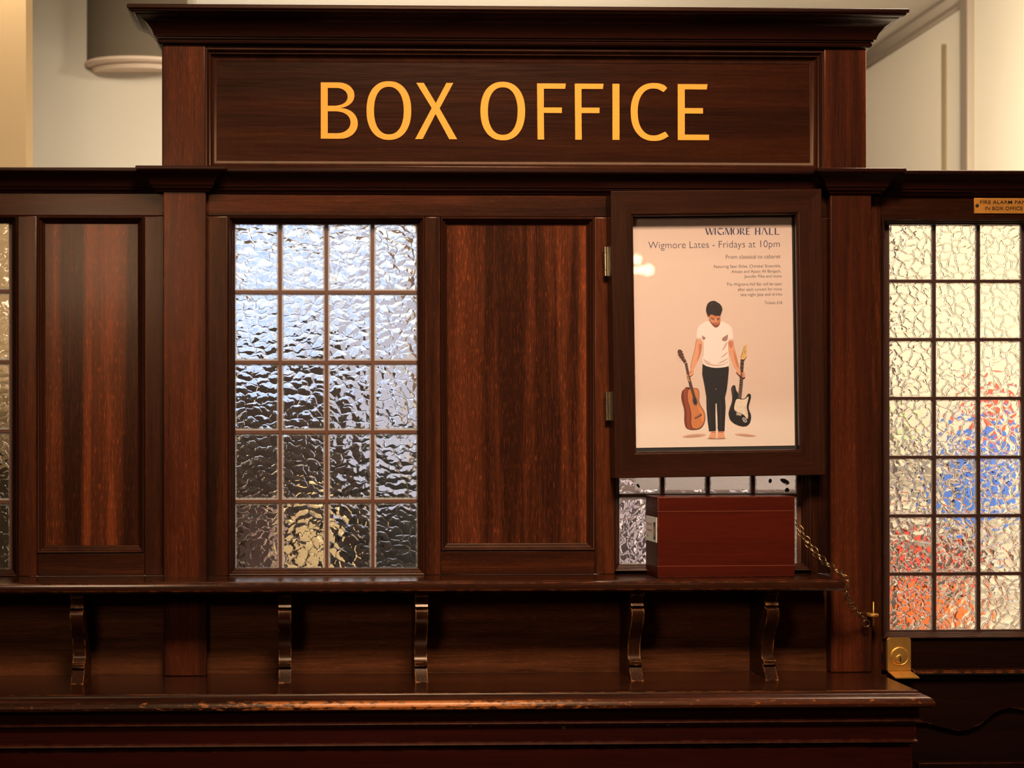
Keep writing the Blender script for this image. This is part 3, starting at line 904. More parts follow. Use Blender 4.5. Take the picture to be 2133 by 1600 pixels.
O_ = [(ox0, oz0), (ox1, oz0), (ox1, oz1), (ox0, oz1)]
N_ = [(ix0, iz0), (ix1, iz0), (ix1, iz1), (ix0, iz1)]
for k in range(4):
    j = (k + 1) % 4
    member('frame_rail' if k % 2 == 0 else 'frame_stile', O_[k], O_[j], N_[j], N_[k], M['caseh'] if k % 2 == 0 else M['case'])
MB().ring(ix0, ix1, iz0, iz1, [(0.0005, yc0 + .0025), (-.0022, yc0 + .003), (-.003, yc0 + .006), (-.003, yc0 + .012), (0.0, yc0 + .012)]).build('sight_edge', M['case'], case, local=I4)
ypo = -0.018
MB().box(ix0, ix1, ypo + .001, ypo + .006, iz0, iz1).build('backing', M['darkgap'], case, local=I4)
MB().box(ix0, ix1, yc0 + .010, yc0 + .0115, iz0, iz1).build('glass', M['g_case'], case, local=I4)
for va, vb in ((515, 576), (817, 877)):
    um = 1261 if va < 600 else 1264
    x, zt_ = L(um, va, -.012); zb_ = L(um, vb, -.012)[1]
    h = zt_ - zb_
    hg = MB()
    rr = 0.0034
    for a, b in ((0, .2), (.205, .79), (.795, 1)):
        hg.lathe([(rr - .0006, h * a), (rr, h * a + .0006), (rr, h * b - .0006), (rr - .0006, h * b)], (x, -.012, zb_), 'z', 18)
    hg.box(x + .002, ox0 + .002, -.0135, -.0105, zb_, zt_)
    hg.lathe([(.0012, 0), (.0012, h)], (x + .0058, -.014, zb_), 'z', 10)
    hg.build('hinge', M['hinge'], case, local=I4)

# ------------------------------------------------------------------ the poster itself
po = root('poster', (pc[0], 0, pc[1]), 'peach concert poster of a man holding two guitars, inside the glazed case', 'poster')
po.rotation_euler = (0, TILT, 0)
px0 = ix0 + .0004; px1 = L(1652.5, 692, ypo)[0]; pz1 = L(1490, 453.5, ypo)[1]; pz0 = L(1490, 931.5, ypo)[1]
m_po, t_, p_ = new_mat('peach poster print')
tc = t_.nodes.new('ShaderNodeTexCoord'); sp = t_.nodes.new('ShaderNodeSeparateXYZ'); t_.links.new(tc.outputs['Object'], sp.inputs[0])
cr = t_.nodes.new('ShaderNodeValToRGB')
e = cr.color_ramp.elements
e[0].position = 0; e[0].color = (0.630, 0.497, 0.418, 1); e[1].position = 1; e[1].color = (0.476, 0.334, 0.270, 1)
for pos, c in ((0.10, (0.630, 0.490, 0.410)), (0.22, (0.546, 0.391, 0.319)), (0.55, (0.560, 0.401, 0.331)), (0.8, (0.560, 0.408, 0.334))):
    q = e.new(pos); q.color = (*c, 1)
t_.links.new(rng(t_, sp.outputs[2], pz0, pz1), cr.inputs[0])
t_.nodes[-1].interpolation_type = 'LINEAR' if hasattr(t_.nodes[-1], 'interpolation_type') else 'LINEAR'
t_.links.new(cr.outputs[0], p_.inputs['Base Color']); p_.inputs['Roughness'].default_value = 0.6
MB().box(px0, px1, ypo - .0003, ypo + .0004, pz0, pz1).build('sheet', m_po, po, local=I4)
yk = ypo - .0006
# lettering
mb = MB()


def line(txt, u0, u1, vb, cap, thin=-0.006):
    x1, zb = L(u1, vb, ypo); x0 = L(u0, vb, ypo)[0]
    text_fit(mb, txt, x0, x1, zb, cap / 1135 * .99, yk, thin)


line('Wigmore Lates - Fridays at 10pm', 1351, 1624.5, 515.8, 14.5, -0.014)
o = mb.build('headline', M['ink'], po, local=I4, recalc=False)
mb = MB()
line('From classical to cabaret', 1512.5, 1626, 539, 8.2)
line('Featuring Sean Shibe, Chineke! Ensemble,', 1487.5, 1627, 557.8, 6.2)
line('Amaan and Ayaan Ali Bangash,', 1524, 1627, 568.6, 6.2)
line('Jennifer Pike and more', 1550.5, 1628, 579, 6.2)
line('The Wigmore Hall Bar will be open', 1513.5, 1628.5, 595.2, 6.2)
line('after each concert for more', 1537.5, 1628.7, 606, 6.2)
line('late night Jazz and drinks', 1543.5, 1629, 616.8, 6.2)
line('Tickets \u00a316', 1592.5, 1629.5, 634.2, 6.2)
line('Photo: Kaupo', 1343, 1358, 913.5, 2.2) if False else None
mb.build('small_print', M['ink2'], po, local=I4, recalc=False)
# WIGMORE HALL in stencil capitals: thick and thin strokes
mb = MB()
w0, w1 = 476.0, 490.0


def stroke(u0, v0, u1, v1, w):
    """slanted stroke with level ends"""
    me_pts = [(u0 - w / 2, v0), (u0 + w / 2, v0), (u1 + w / 2, v1), (u1 - w / 2, v1)]
    mb.face([mb.bm.verts.new((L(u, v, ypo)[0], yk, L(u, v, ypo)[1])) for u, v in me_pts])


def bar(u0, u1, v, h):
    mb.face([mb.bm.verts.new((L(u, w, ypo)[0], yk, L(u, w, ypo)[1])) for u, w in ((u0, v - h / 2), (u1, v - h / 2), (u1, v + h / 2), (u0, v + h / 2))])


def bow(cu, cv, ru, rv, a0, a1, w0_, w1_, n=12):
    prev = None
    for i in range(n + 1):
        a = math.radians(a0 + (a1 - a0) * i / n); t = i / n
        w = w0_ + (w1_ - w0_) * math.sin(math.pi * t)
        q = [mb.bm.verts.new((L(cu + (ru - k) * math.cos(a), cv + (rv - k) * math.sin(a), ypo)[0], yk, L(cu + (ru - k) * math.cos(a), cv + (rv - k) * math.sin(a), ypo)[1])) for k in (0, w)]
        if prev: mb.face([prev[0], q[0], q[1], prev[1]])
        prev = q


TK, TN = 2.7, 1.1
stroke(1470.5, w0, 1474.5, w1, TK); stroke(1478.5, w0 + 1, 1475.8, w1, TN); stroke(1478.5, w0, 1482.5, w1, TK); stroke(1486.8, w0, 1483.6, w1, TN)
stroke(1490, w0, 1490, w1, TK)
bow(1501.5, 483, 7, 7.2, -150, -40, .9, 2.0); bow(1501.5, 483, 7, 7.2, 205, 60, .8, 2.8); stroke(1507, 484, 1507, w1, 2.2)
stroke(1511.5, w0, 1511.5, w1, TN); stroke(1513, w0, 1518, w1, TK); stroke(1522.5, w0, 1518.6, w1 - 1, TN); stroke(1523.8, w0, 1523.8, w1, TK)
bow(1533, 483, 7, 7.2, 105, 255, .8, 2.8); bow(1533, 483, 7, 7.2, -75, 75, .8, 2.8)
stroke(1543, w0, 1543, w1, TK); bow(1545.5, 479.6, 4.6, 3.8, -90, 90, .9, 2.3); stroke(1546, 484, 1551, w1, TK)
stroke(1555.5, w0, 1555.5, w1, TK); bar(1557, 1562, w0 + .6, 1.2); bar(1557, 1561, 483, 1.2); bar(1557, 1562, w1 - .6, 1.2)
stroke(1574.5, w0, 1574.5, w1, TK); bar(1576.5, 1580.5, 483, 1.2); stroke(1582.5, w0, 1582.5, w1, TK)
stroke(1591.5, w0, 1587, w1, TN); stroke(1592.5, w0, 1598.5, w1, TK)
stroke(1603.5, w0, 1603.5, w1, TK); bar(1605.5, 1611, w1 - .6, 1.2)
stroke(1615.5, w0, 1615.5, w1, TK); bar(1617.5, 1624, w1 - .6, 1.2)
mb.build('masthead', M['ink'], po, local=I4, recalc=False)
# printed figure: flat coloured shapes, each layer a hair above the last
PR = {}


def ink(c):
    k = tuple(c)
    if k not in PR: PR[k] = plain('print %02d' % len(PR), (c[0] * .72, c[1] * .72, c[2] * .76), 0.6)
    return PR[k]


layers = []


def shp(col, pts): layers.append((tuple(col), pts))


def ell(cx, cy, rx, ry, rot=0, n=22):
    r = math.radians(rot)
    return [(cx + rx * math.cos(a) * math.cos(r) - ry * math.sin(a) * math.sin(r), cy + rx * math.cos(a) * math.sin(r) + ry * math.sin(a) * math.cos(r)) for a in [2 * math.pi * i / n for i in range(n)]]


def smooth(pts, it=2):
    for _ in range(it):
        q = []
        for i in range(len(pts)):
            a, b = pts[i], pts[(i + 1) % len(pts)]
            q += [(a[0] * .75 + b[0] * .25, a[1] * .75 + b[1] * .25), (a[0] * .25 + b[0] * .75, a[1] * .25 + b[1] * .75)]
        pts = q
    return pts


SK, SKD, SKDD = (0.80, 0.36, 0.19), (0.60, 0.20, 0.09), (0.25, 0.06, 0.03)
HR, HRL = (0.018, 0.007, 0.005), (0.05, 0.018, 0.01)
SH, SHD, SHDD = (0.93, 0.77, 0.66), (0.66, 0.44, 0.35), (0.38, 0.20, 0.15)
BK, BKL = (0.008, 0.005, 0.006), (0.025, 0.015, 0.015)
# floor shadows in the print
shp((0.70, 0.40, 0.27), ell(310, 1452, 115, 17, -5)); shp((0.56, 0.29, 0.19), ell(305, 1456, 80, 10, -4))
shp((0.70, 0.40, 0.27), ell(812, 1447, 105, 13, 5)); shp((0.56, 0.29, 0.19), ell(820, 1449, 70, 7, 6))
shp((0.72, 0.42, 0.28), ell(530, 1478, 95, 8))
# arms behind shirt
ARM_L = [(333, 500), (388, 505), (386, 590), (374, 650), (348, 715), (320, 765), (303, 805), (272, 792), (290, 705), (310, 635), (325, 560)]
ARM_R = [(640, 518), (691, 512), (698, 580), (716, 640), (735, 720), (752, 785), (755, 800), (735, 812), (705, 790), (680, 720), (655, 650), (643, 600)]
shp(SKDD, smooth([(x - 2, y) for x, y in ARM_L], 1)); shp(SK, smooth([(x + 2, y) for x, y in ARM_L], 1))
shp(SKD, smooth([(350, 560), (386, 545), (384, 600), (372, 650), (345, 715), (335, 720), (358, 640)], 1))
shp(SKDD, smooth([(x + 2, y) for x, y in ARM_R], 1)); shp(SK, smooth(ARM_R, 1))
shp(SKD, smooth([(642, 530), (690, 525), (688, 580), (670, 600), (650, 570)], 1)); shp(SKD, smooth([(690, 600), (716, 655), (748, 780), (735, 790), (706, 700)], 1))
# trousers
shp(BK, [(392, 750), (430, 770), (500, 786), (570, 783), (648, 774), (650, 800), (642, 900), (630, 1000), (612, 1080), (618, 1180), (612, 1300), (607, 1408), (545, 1410), (540, 1380), (535, 1260), (530, 1140), (522, 1135), (518, 1260), (522, 1405), (455, 1408), (440, 1300), (430, 1180), (428, 1070), (408, 950), (388, 850)])
shp((0.80, 0.62, 0.5), [(519, 1140), (529, 1136), (536, 1260), (540, 1370), (524, 1372), (518, 1250)])
shp(BKL, [(440, 1100), (450, 1090), (470, 1290), (478, 1400), (468, 1400), (455, 1290)]); shp(BKL, [(560, 1120), (570, 1110), (580, 1300), (578, 1400), (570, 1400)])
shp((0.4, 0.2, 0.15), ell(521, 995, 5, 5, 0, 8))
# shirt
shp(SH, smooth([(450, 322), (400, 343), (355, 375), (338, 420), (333, 508), (388, 510), (392, 560), (388, 640), (386, 705), (395, 748), (430, 770), (500, 788), (570, 786), (642, 775), (655, 742), (646, 690), (642, 560), (640, 524), (692, 516), (688, 430), (672, 383), (625, 348), (570, 326), (545, 385), (520, 394), (495, 375)], 1))
shp(SHDD, smooth([(386, 465), (400, 478), (425, 492), (418, 505), (400, 518), (390, 500)], 1))
shp(SHD, smooth([(392, 520), (402, 525), (404, 600), (398, 690), (390, 690), (394, 600)], 1))
shp(SHDD, smooth([(640, 455), (625, 470), (585, 492), (582, 520), (605, 528), (632, 522), (641, 490)], 1)); shp(SHD, smooth([(640, 540), (610, 600), (575, 625), (600, 580), (625, 530)], 1))
for q in ([(395, 690), (420, 712), (480, 742), (470, 746), (410, 722)], [(400, 715), (440, 742), (530, 760), (600, 750), (645, 722), (640, 735), (590, 762), (520, 772), (430, 755)], [(560, 690), (600, 660), (640, 625), (638, 640), (600, 678)], [(530, 745), (580, 722), (640, 690), (640, 700), (585, 738)]):
    shp(SHD, smooth(q, 1))
shp((0.80, 0.58, 0.47), smooth([(334, 488), (388, 492), (388, 510), (333, 508)], 1)); shp((0.80, 0.58, 0.47), smooth([(640, 505), (691, 498), (692, 516), (640, 524)], 1))
# neck, face, hair
shp(SKDD, smooth([(452, 310), (470, 345), (500, 382), (520, 394), (546, 385), (566, 350), (560, 320), (480, 300)], 1))
shp(SKD, smooth([(455, 285), (465, 258), (500, 262), (535, 262), (566, 272), (569, 310), (561, 345), (545, 372), (520, 378), (492, 352), (468, 335), (456, 312)], 1))
shp((0.70, 0.29, 0.15), smooth([(470, 305), (500, 312), (512, 335), (500, 345), (478, 335)], 1)); shp((0.78, 0.36, 0.2), smooth([(515, 300), (526, 300), (532, 335), (514, 338)], 1))
shp(SKDD, smooth([(490, 350), (515, 368), (550, 360), (560, 335), (566, 350), (545, 386), (520, 390), (498, 375)], 1))
shp((0.35, 0.08, 0.05), smooth([(500, 350), (520, 346), (542, 352), (522, 360)], 1))
shp((0.06, 0.02, 0.015), [(472, 296), (500, 302), (508, 308), (504, 311), (474, 303)]); shp((0.06, 0.02, 0.015), [(528, 308), (555, 300), (562, 302), (558, 308), (530, 313)])
shp((0.10, 0.03, 0.02), [(478, 312), (506, 316), (505, 320), (480, 317)]); shp((0.10, 0.03, 0.02), [(530, 318), (556, 312), (557, 316), (532, 322)])
shp(SKD, smooth([(432, 250), (442, 252), (450, 275), (448, 290), (436, 275)], 1))
shp(HR, smooth([(426, 215), (430, 185), (440, 160), (460, 140), (490, 129), (520, 133), (535, 145), (560, 158), (580, 185), (588, 215), (580, 240), (572, 262), (566, 282), (545, 275), (520, 280), (495, 268), (468, 262), (458, 285), (448, 282), (436, 258), (428, 240)], 1))
shp(HRL, smooth([(455, 170), (480, 150), (505, 150), (500, 160), (475, 170)], 1)); shp(HRL, smooth([(530, 175), (555, 180), (568, 205), (555, 200)], 1)); shp(HRL, smooth([(470, 215), (500, 200), (530, 215), (500, 214)], 1))
# feet
for q in ([(472, 1408), (525, 1410), (524, 1478), (508, 1482), (480, 1478), (452, 1480), (447, 1468), (465, 1440)], [(538, 1410), (600, 1408), (603, 1440), (611, 1470), (598, 1478), (570, 1477), (552, 1484), (538, 1478)]):
    shp(SK, smooth(q, 1))
shp(SKD, smooth([(474, 1408), (524, 1410), (522, 1424), (476, 1422)], 1)); shp(SKD, smooth([(540, 1410), (600, 1408), (598, 1422), (542, 1424)], 1))
for x in (462, 476, 490, 504, 556, 570, 584, 597): shp(SKDD, [(x - 1.5, 1468), (x + 1.5, 1468), (x + 2, 1480), (x - 2, 1480)])
# acoustic guitar
shp((0.10, 0.02, 0.01), smooth([(217, 985), (225, 976), (260, 976), (272, 992), (250, 1000), (225, 1000)], 1))
shp((0.30, 0.055, 0.02), smooth([(255, 986), (215, 990), (190, 1010), (180, 1060), (186, 1110), (205, 1165), (214, 1220), (209, 1300), (222, 1365), (255, 1390), (320, 1391), (345, 1380), (300, 1300), (290, 1180), (260, 1090)], 2))
shp((0.16, 0.03, 0.012), smooth([(205, 1000), (190, 1015), (182, 1070), (200, 1140), (214, 1220), (212, 1300), (226, 1365), (240, 1380), (232, 1290), (234, 1210), (216, 1130), (206, 1060)], 1))
shp((0.09, 0.02, 0.01), smooth([(248, 988), (335, 981), (357, 1010), (361, 1065), (355, 1110), (373, 1160), (408, 1208), (421, 1270), (408, 1335), (372, 1380), (318, 1392), (280, 1378), (270, 1330), (275, 1250), (264, 1180), (240, 1110), (238, 1040)], 2))
shp((0.62, 0.20, 0.06), smooth([(254, 992), (331, 985), (352, 1012), (356, 1062), (350, 1110), (368, 1160), (403, 1210), (416, 1270), (403, 1330), (370, 1374), (320, 1387), (287, 1373), (277, 1330), (282, 1250), (270, 1180), (246, 1110), (244, 1040)], 2))
shp((0.74, 0.27, 0.09), smooth([(330, 1150), (365, 1180), (398, 1225), (405, 1285), (385, 1335), (360, 1200)], 2))
shp((0.16, 0.04, 0.02), ell(316, 1112, 27, 50, -12)); shp((0.45, 0.25, 0.12), ell(316, 1112, 24, 46, -12)); shp((0.03, 0.012, 0.01), ell(316, 1112, 20, 40, -12))
shp((0.05, 0.015, 0.01), [(313, 1272), (378, 1232), (382, 1254), (318, 1290)]); shp((0.55, 0.35, 0.2), [(320, 1272), (374, 1240), (375, 1244), (321, 1277)])
shp((0.07, 0.025, 0.018), [(218, 742), (240, 734), (262, 850), (288, 950), (326, 1085), (302, 1100), (264, 965), (240, 865)])
for i in range(15):
    t = i / 15
    x, y = 232 + 76 * t, 760 + 315 * t
    shp((0.40, 0.24, 0.16), [(x - 11, y + 3), (x + 10, y - 3), (x + 10, y - 1), (x - 11, y + 5)])
shp((0.10, 0.03, 0.02), smooth([(145, 615), (168, 604), (190, 618), (200, 640), (216, 690), (238, 733), (216, 743), (196, 715), (178, 690), (150, 650)], 1))
shp((0.75, 0.6, 0.5), [(213, 741), (238, 731), (239, 735), (215, 746)])
for x, y in ((150, 650), (160, 680), (172, 705), (196, 640), (206, 668), (213, 695)): shp((0.80, 0.66, 0.55), ell(x, y, 5, 4, 20, 8))
# hand on the acoustic neck
shp(SK, smooth([(270, 790), (303, 800), (306, 825), (292, 850), (270, 872), (258, 862), (262, 825)], 1))
for k, (x, y) in enumerate(((234, 852), (238, 870), (243, 888), (250, 904))): shp(SK, smooth([(x, y), (x + 18, y + 6), (x + 20, y + 16), (x + 2, y + 12)], 1)); shp(SKDD, [(x + 1, y + 13), (x + 20, y + 17), (x + 19, y + 19), (x + 2, y + 15)])
shp(SKDD, [(262, 835), (285, 815), (287, 818), (265, 842)])
# electric guitar
shp(BK, smooth([(666, 990), (680, 965), (695, 954), (712, 965), (716, 1000), (728, 1022), (740, 1034), (742, 1085), (768, 1088), (788, 1092), (812, 1082), (826, 1050), (842, 1038), (860, 1045), (866, 1075), (852, 1120), (838, 1175), (850, 1215), (866, 1250), (862, 1305), (835, 1345), (795, 1357), (725, 1342), (665, 1302), (641, 1240), (654, 1180), (680, 1115), (680, 1050)], 2))
shp((0.06, 0.045, 0.045), smooth([(672, 1000), (682, 975), (694, 966), (690, 1000), (690, 1060), (686, 1115), (664, 1180), (652, 1230), (648, 1220), (660, 1165), (684, 1110), (684, 1050)], 1))
shp((0.83, 0.66, 0.47), smooth([(718, 1097), (738, 1090), (770, 1098), (805, 1096), (830, 1072), (842, 1068), (832, 1115), (818, 1170), (833, 1225), (836, 1272), (826, 1292), (806, 1262), (784, 1240), (724, 1222), (695, 1192), (704, 1142)], 1))
for y, x0, x1 in ((1104, 726, 778), (1154, 720, 776), (1200, 718, 768)): shp((0.55, 0.42, 0.3), [(x0, y), (x1, y + 6), (x1 - 2, y + 18), (x0 - 2, y + 12)]); shp((0.93, 0.80, 0.64), [(x0 + 3, y + 2), (x1 - 3, y + 7), (x1 - 5, y + 14), (x0 + 1, y + 9)])
shp((0.42, 0.30, 0.22), [(722, 1222), (772, 1230), (768, 1258), (718, 1250)]); shp((0.75, 0.58, 0.45), [(726, 1236), (768, 1243), (767, 1249), (725, 1242)])
for x, y in ((802, 1180), (812, 1205), (822, 1232)): shp((0.60, 0.44, 0.3), ell(x, y, 7, 7, 0, 10))
shp((0.75, 0.68, 0.62), ell(801, 1298, 17, 27, -35)); shp(BK, ell(801, 1298, 11, 19, -35)); shp((0.7, 0.6, 0.55), ell(801, 1298, 5, 10, 15))
shp((0.05, 0.02, 0.014), [(763, 704), (796, 708), (790, 800), (783, 950), (769, 1088), (735, 1084), (750, 950), (757, 800)])
for i in range(18):
    y = 725 + 355 * (1 - 0.94 ** (i * 1.6)) / (1 - 0.94 ** 28)
    x = 764 - 26 * (y - 705) / 380; x2 = 795 - 26 * (y - 705) / 380
    shp((0.50, 0.35, 0.25), [(x, y), (x2, y + 3), (x2, y + 5), (x, y + 2)])
shp((0.80, 0.48, 0.15), smooth([(800, 572), (815, 558), (827, 566), (823, 595), (822, 670), (808, 690), (798, 708), (763, 702), (768, 690), (764, 672), (775, 650), (788, 612)], 1))
for i in range(6): shp((0.10, 0.04, 0.02), ell(797 - i * 6, 582 + i * 19, 6, 4, 20, 8)); shp((0.25, 0.13, 0.05), ell(806 - i * 4, 588 + i * 18, 3.5, 3.5, 0, 8))
shp((0.2, 0.08, 0.03), [(806, 610), (811, 608), (806, 650), (801, 650)])
# hand on the electric neck
shp(SK, smooth([(728, 805), (755, 792), (760, 815), (765, 850), (752, 862), (735, 845), (716, 820)], 1))
for x, y in ((770, 838), (772, 852), (774, 866), (776, 878)): shp(SK, smooth([(x, y), (x + 26, y - 14), (x + 32, y - 6), (x + 6, y + 10)], 1)); shp(SKDD, [(x + 4, y + 9), (x + 30, y - 5), (x + 31, y - 3), (x + 6, y + 12)])
shp((0.72, 0.22, 0.12), smooth([(748, 838), (766, 850), (766, 864), (750, 862)], 1))

mats, idx = [], {}
mb = MB()
for n_, (c, pts) in enumerate(layers):
    if c not in idx: idx[c] = len(mats); mats.append(ink(c))
    me = curve_mesh([[(x / 100, -y / 100) for x, y in pts]])
    y = yk - n_ * 0.000018
    mb.mi = idx[c]
    add_mesh_xz(mb, me, lambda a, b: L(1380 + a * 100 / 4.704, 600 - b * 100 / 4.704, ypo), y)
mb.build('printed_picture', mats, po, local=I4, recalc=False)

# ================================================================== RED-BROWN BOX ON THE SHELF
bxl = X(1369.5, -.072); bxr = X(1658, -.066)
bw = bxr - bxl; bd = 0.080
bh = zst + 0.1455 - zst
ANG = math.radians(2.6)
bx = root('suggestion_box', (bxl, -.072, zst), 'plain red-brown wooden box on the shelf below the poster case', 'box')
bx.rotation_euler = (0, 0, ANG)
mb = MB().box(0, bw, 0, bd, 0, bh, .0016)
mb.build('body', M['redbox'], bx, local=I4)
mb = MB().box(-.0003, bw + .0003, -.0003, bd * .5, .0205, .0212); mb.box(-.0003, bw + .0003, -.0003, bd * .5, bh - .0262, bh - .0256)
mb.build('seam', plain('pale board joint', (0.20, 0.045, 0.02), 0.5), bx, local=I4)
lb = MB().box(-.0007, 0.0001, .005, bd - .004, .063, .108)
label = lb.build('paper_label', M['paper'], bx, local=I4)
label['label'] = 'cream paper label with red lettering'


def side_text(txt, a, b, z, cap, mb):
    me = font_mesh(txt); xs = [v.co.x for v in me.vertices]; l0, l1 = min(xs), max(xs)
    vs = [mb.bm.verts.new((-.0011, bd - .004 - (a + (v.co.x - l0) / (l1 - l0) * (b - a)), z + v.co.y / .7 * cap)) for v in me.vertices]
    for p in me.polygons: mb.face([vs[i] for i in p.vertices])
    bpy.data.meshes.remove(me)


mb = MB()
side_text('Keep up to date', .005, .041, .0925, .0055, mb); side_text('with news and', .005, .041, .0815, .0055, mb); side_text('mail', .005, .018, .0705, .0055, mb)
mb.build('lettering', M['redink'], label, local=I4, recalc=False)
mb = MB().box(-.0011, -.0005, .0125, .0235, .068, .099)
mb.build('picture', M['black'], label, local=I4)
mb = MB(); pts = ell(.018, .083, .0042, .011)
vs = [mb.bm.verts.new((-.0013, a, b)) for a, b in pts]; mb.face(vs)
mb.build('picture_figure', plain('tan print', (0.6, 0.33, 0.16), 0.6), label, local=I4, recalc=False)

# ================================================================== CHAIN, HOOK, LOCK, PLAQUE
def link_mesh(mb, c, t, roll, a=0.0075, b=0.0042, r=0.00065):
    t = t.normalized()
    up = Vector((0, -1, 0))
    s1 = t.cross(up).normalized(); s2 = t.cross(s1)
    side = s1 * math.cos(roll) + s2 * math.sin(roll)
    pts = [c + t * a * math.cos(k * 2 * math.pi / 14) + side * b * math.sin(k * 2 * math.pi / 14) for k in range(14)]
    mb.tube(pts, r, 6, closed=True)


def V3(u, v, y): x, z = P(u, v, y); return Vector((x, y, z))


ch = MB()
for s, dy in ((0, 0.0), (1, .004)):
    ctrl = [V3(1659, 1088 + s * 9, -.012), V3(1668, 1104 + s * 10, -.02), V3(1690, 1137 + s * 9, -.034), V3(1716, 1168 + s * 5, -.058), V3(1742, 1188 + s * 3, -.088), V3(1756, 1201, -.112),
            V3(1765.5, 1210, -.114), V3(1763 - s * 3, 1232, -.106), V3(1769 - s * 4, 1251, -.09), V3(1782 - s * 5, 1272, -.065), V3(1796 - s * 3, 1284, -.046), V3(1806, 1291 + s * 3, -.038)]
    pts = []
    for i in range(len(ctrl) - 1):
        p0, p1, p2, p3 = ctrl[max(i - 1, 0)], ctrl[i], ctrl[i + 1], ctrl[min(i + 2, len(ctrl) - 1)]
        for k in range(24):
            t = k / 24
            pts.append(0.5 * ((2 * p1) + (p2 - p0) * t + (2 * p0 - 5 * p1 + 4 * p2 - p3) * t * t + (3 * p1 - p0 - 3 * p2 + p3) * t ** 3))
    acc = 0; nxt = 0.003; n_ = 0
    for a, b in zip(pts, pts[1:]):
        acc += (b - a).length
        if acc > nxt:
            link_mesh(ch, b, b - a, (0.35 if n_ % 2 else 1.75) + s * .3); nxt += 0.0118; n_ += 1
chain = ch.build('chain', M['iron'])
tag(chain, 'thin bronze chain running from the red-brown box over the shelf end to the brass hook', 'chain')
hx_, hz_ = P(1819, 1283, -.036)
hk = root('brass_hook', (hx_, -.02, hz_), 'small brass hook with pin and ring on the edge of the right pilaster', 'hook')
MB().lathe([(.0085, -.0028), (.0098, -.002), (.0102, 0), (.0098, .002), (.0085, .0028)], (hx_, -.032, hz_), 'z', 24).build('eye_plate', M['brass'], hk)
MB().tube([(hx_ + .0015, -.032, hz_ - .020), (hx_ + .0015, -.032, hz_ + .024)], .0014, 8).build('pin', M['brass'], hk)
MB().tube([(hx_ - .004, -.032, hz_), (hx_ - .004, .006, hz_)], .003, 10).build('shank', M['brass'], hk)
cx_, cz_ = P(1804, 1300, -.036)
MB().tube([(cx_ + .0062 * math.cos(a), -.036, cz_ + .0062 * math.sin(a)) for a in [i * math.pi / 12 for i in range(24)]], .0011, 8, closed=True).build('ring', M['iron'], hk)

# lock
lx0, lx1 = X(1846.5), X(1895); lz1, lz0 = zz(1332.5), zz(1402)
lk = root('lock_plate', ((lx0 + lx1) / 2, 0, lz0), 'brass door lock plate with round keyhole cylinder and flared pull lip', 'lock')


def rrect(x0, x1, z0, z1, r, n=6):
    out = []
    for cx, cz, a0 in ((x1 - r, z1 - r, 0), (x0 + r, z1 - r, 90), (x0 + r, z0 + .0005, 180), (x1 - r, z0 + .0005, 270)):
        rr = r if a0 < 180 else .0005
        ccx = cx if a0 < 180 else (x0 + .0005 if a0 == 180 else x1 - .0005)
        for i in range(n + 1):
            a = math.radians(a0 + 90 * i / n); out.append((ccx + rr * math.cos(a), cz + rr * math.sin(a)))
    return out


mb = MB().prism(rrect(lx0, lx1, lz0, lz1, .004), -.004, .006)
bmesh.ops.bevel(mb.bm, geom=[e for e in mb.bm.edges if all(abs(v.co.y + .004) < 1e-6 for v in e.verts)], offset=.0012, segments=2, affect='EDGES')
mb.build('plate', M['brass'], lk)
mb = MB()
prev = None
for i in range(13):
    t = i / 12
    y = -.004 - .036 * (t ** 0.9) ; z = lz0 - .0005 - .0058 * t - .003 * (1 - (1 - t) ** 2) * 0; 
    x1 = lx1 + (.0015 * t)
    q = [mb.bm.verts.new(c) for c in ((lx0 + .0003, y, z), (x1, y, z), (x1, y, z - .002), (lx0 + .0003, y, z - .002))]
    if prev:
        for k in range(4): mb.face([prev[k], prev[(k + 1) % 4], q[(k + 1) % 4], q[k]])
    else: mb.face(q)
    prev = q
mb.face(prev)
mb.build('pull_lip', M['brass'], lk)
ccx, ccz = P(1871.5, 1367.5, 0)
MB().lathe([(.0170, -.002), (.0170, -.0052), (.0160, -.0060), (.0153, -.0055), (.0150, -.0058), (.0001, -.0064)], (ccx, 0, ccz), 'y', 40).build('cylinder', M['brass'], lk)
mb = MB().lathe([(.0076, -.0055), (.0076, -.0072), (.0068, -.0078), (.0001, -.0078)], (ccx, 0, ccz - .0045), 'y', 28)
pl = mb.build('plug', M['brass'], lk)
MB().prism([(ccx - .0012, ccz - .0095), (ccx + .0014, ccz - .0095), (ccx + .0016, ccz - .005), (ccx + .0008, ccz - .0005), (ccx - .0006, ccz - .0005), (ccx - .0010, ccz - .004)], -.0081, -.0070).build('keyhole', M['black'], pl)

# plaque
qx0, qx1 = X(2031), X(2178); qz1, qz0 = zz(409.5), zz(442)
pq = root('brass_plaque', ((qx0 + qx1) / 2, 0, qz0), 'small brass plaque reading FIRE ALARM PANEL IN BOX OFFICE above the door glass', 'sign plate')
MB().box(qx0, qx1, .0015, .005, qz0, qz1, .0005).build('plate', M['brassplate'], pq)
mb = MB()
text_fit(mb, 'FIRE ALARM PANEL', X(2042.5), X(2152), zz(421.8), 7.2 / 1135, .0009, 0.004)
text_fit(mb, 'IN BOX OFFICE', X(2053), X(2131), zz(434.8), 7.2 / 1135, .0009, 0.004)
mb.build('lettering', M['black'], pq, recalc=False)
for u in (2036.3, 2172.5):
    MB().lathe([(.0033, .003), (.0033, .0006), (.0022, .0002)], (X(u), 0, zz(425.3)), 'y', 16).build('screw', M['black'], pq)

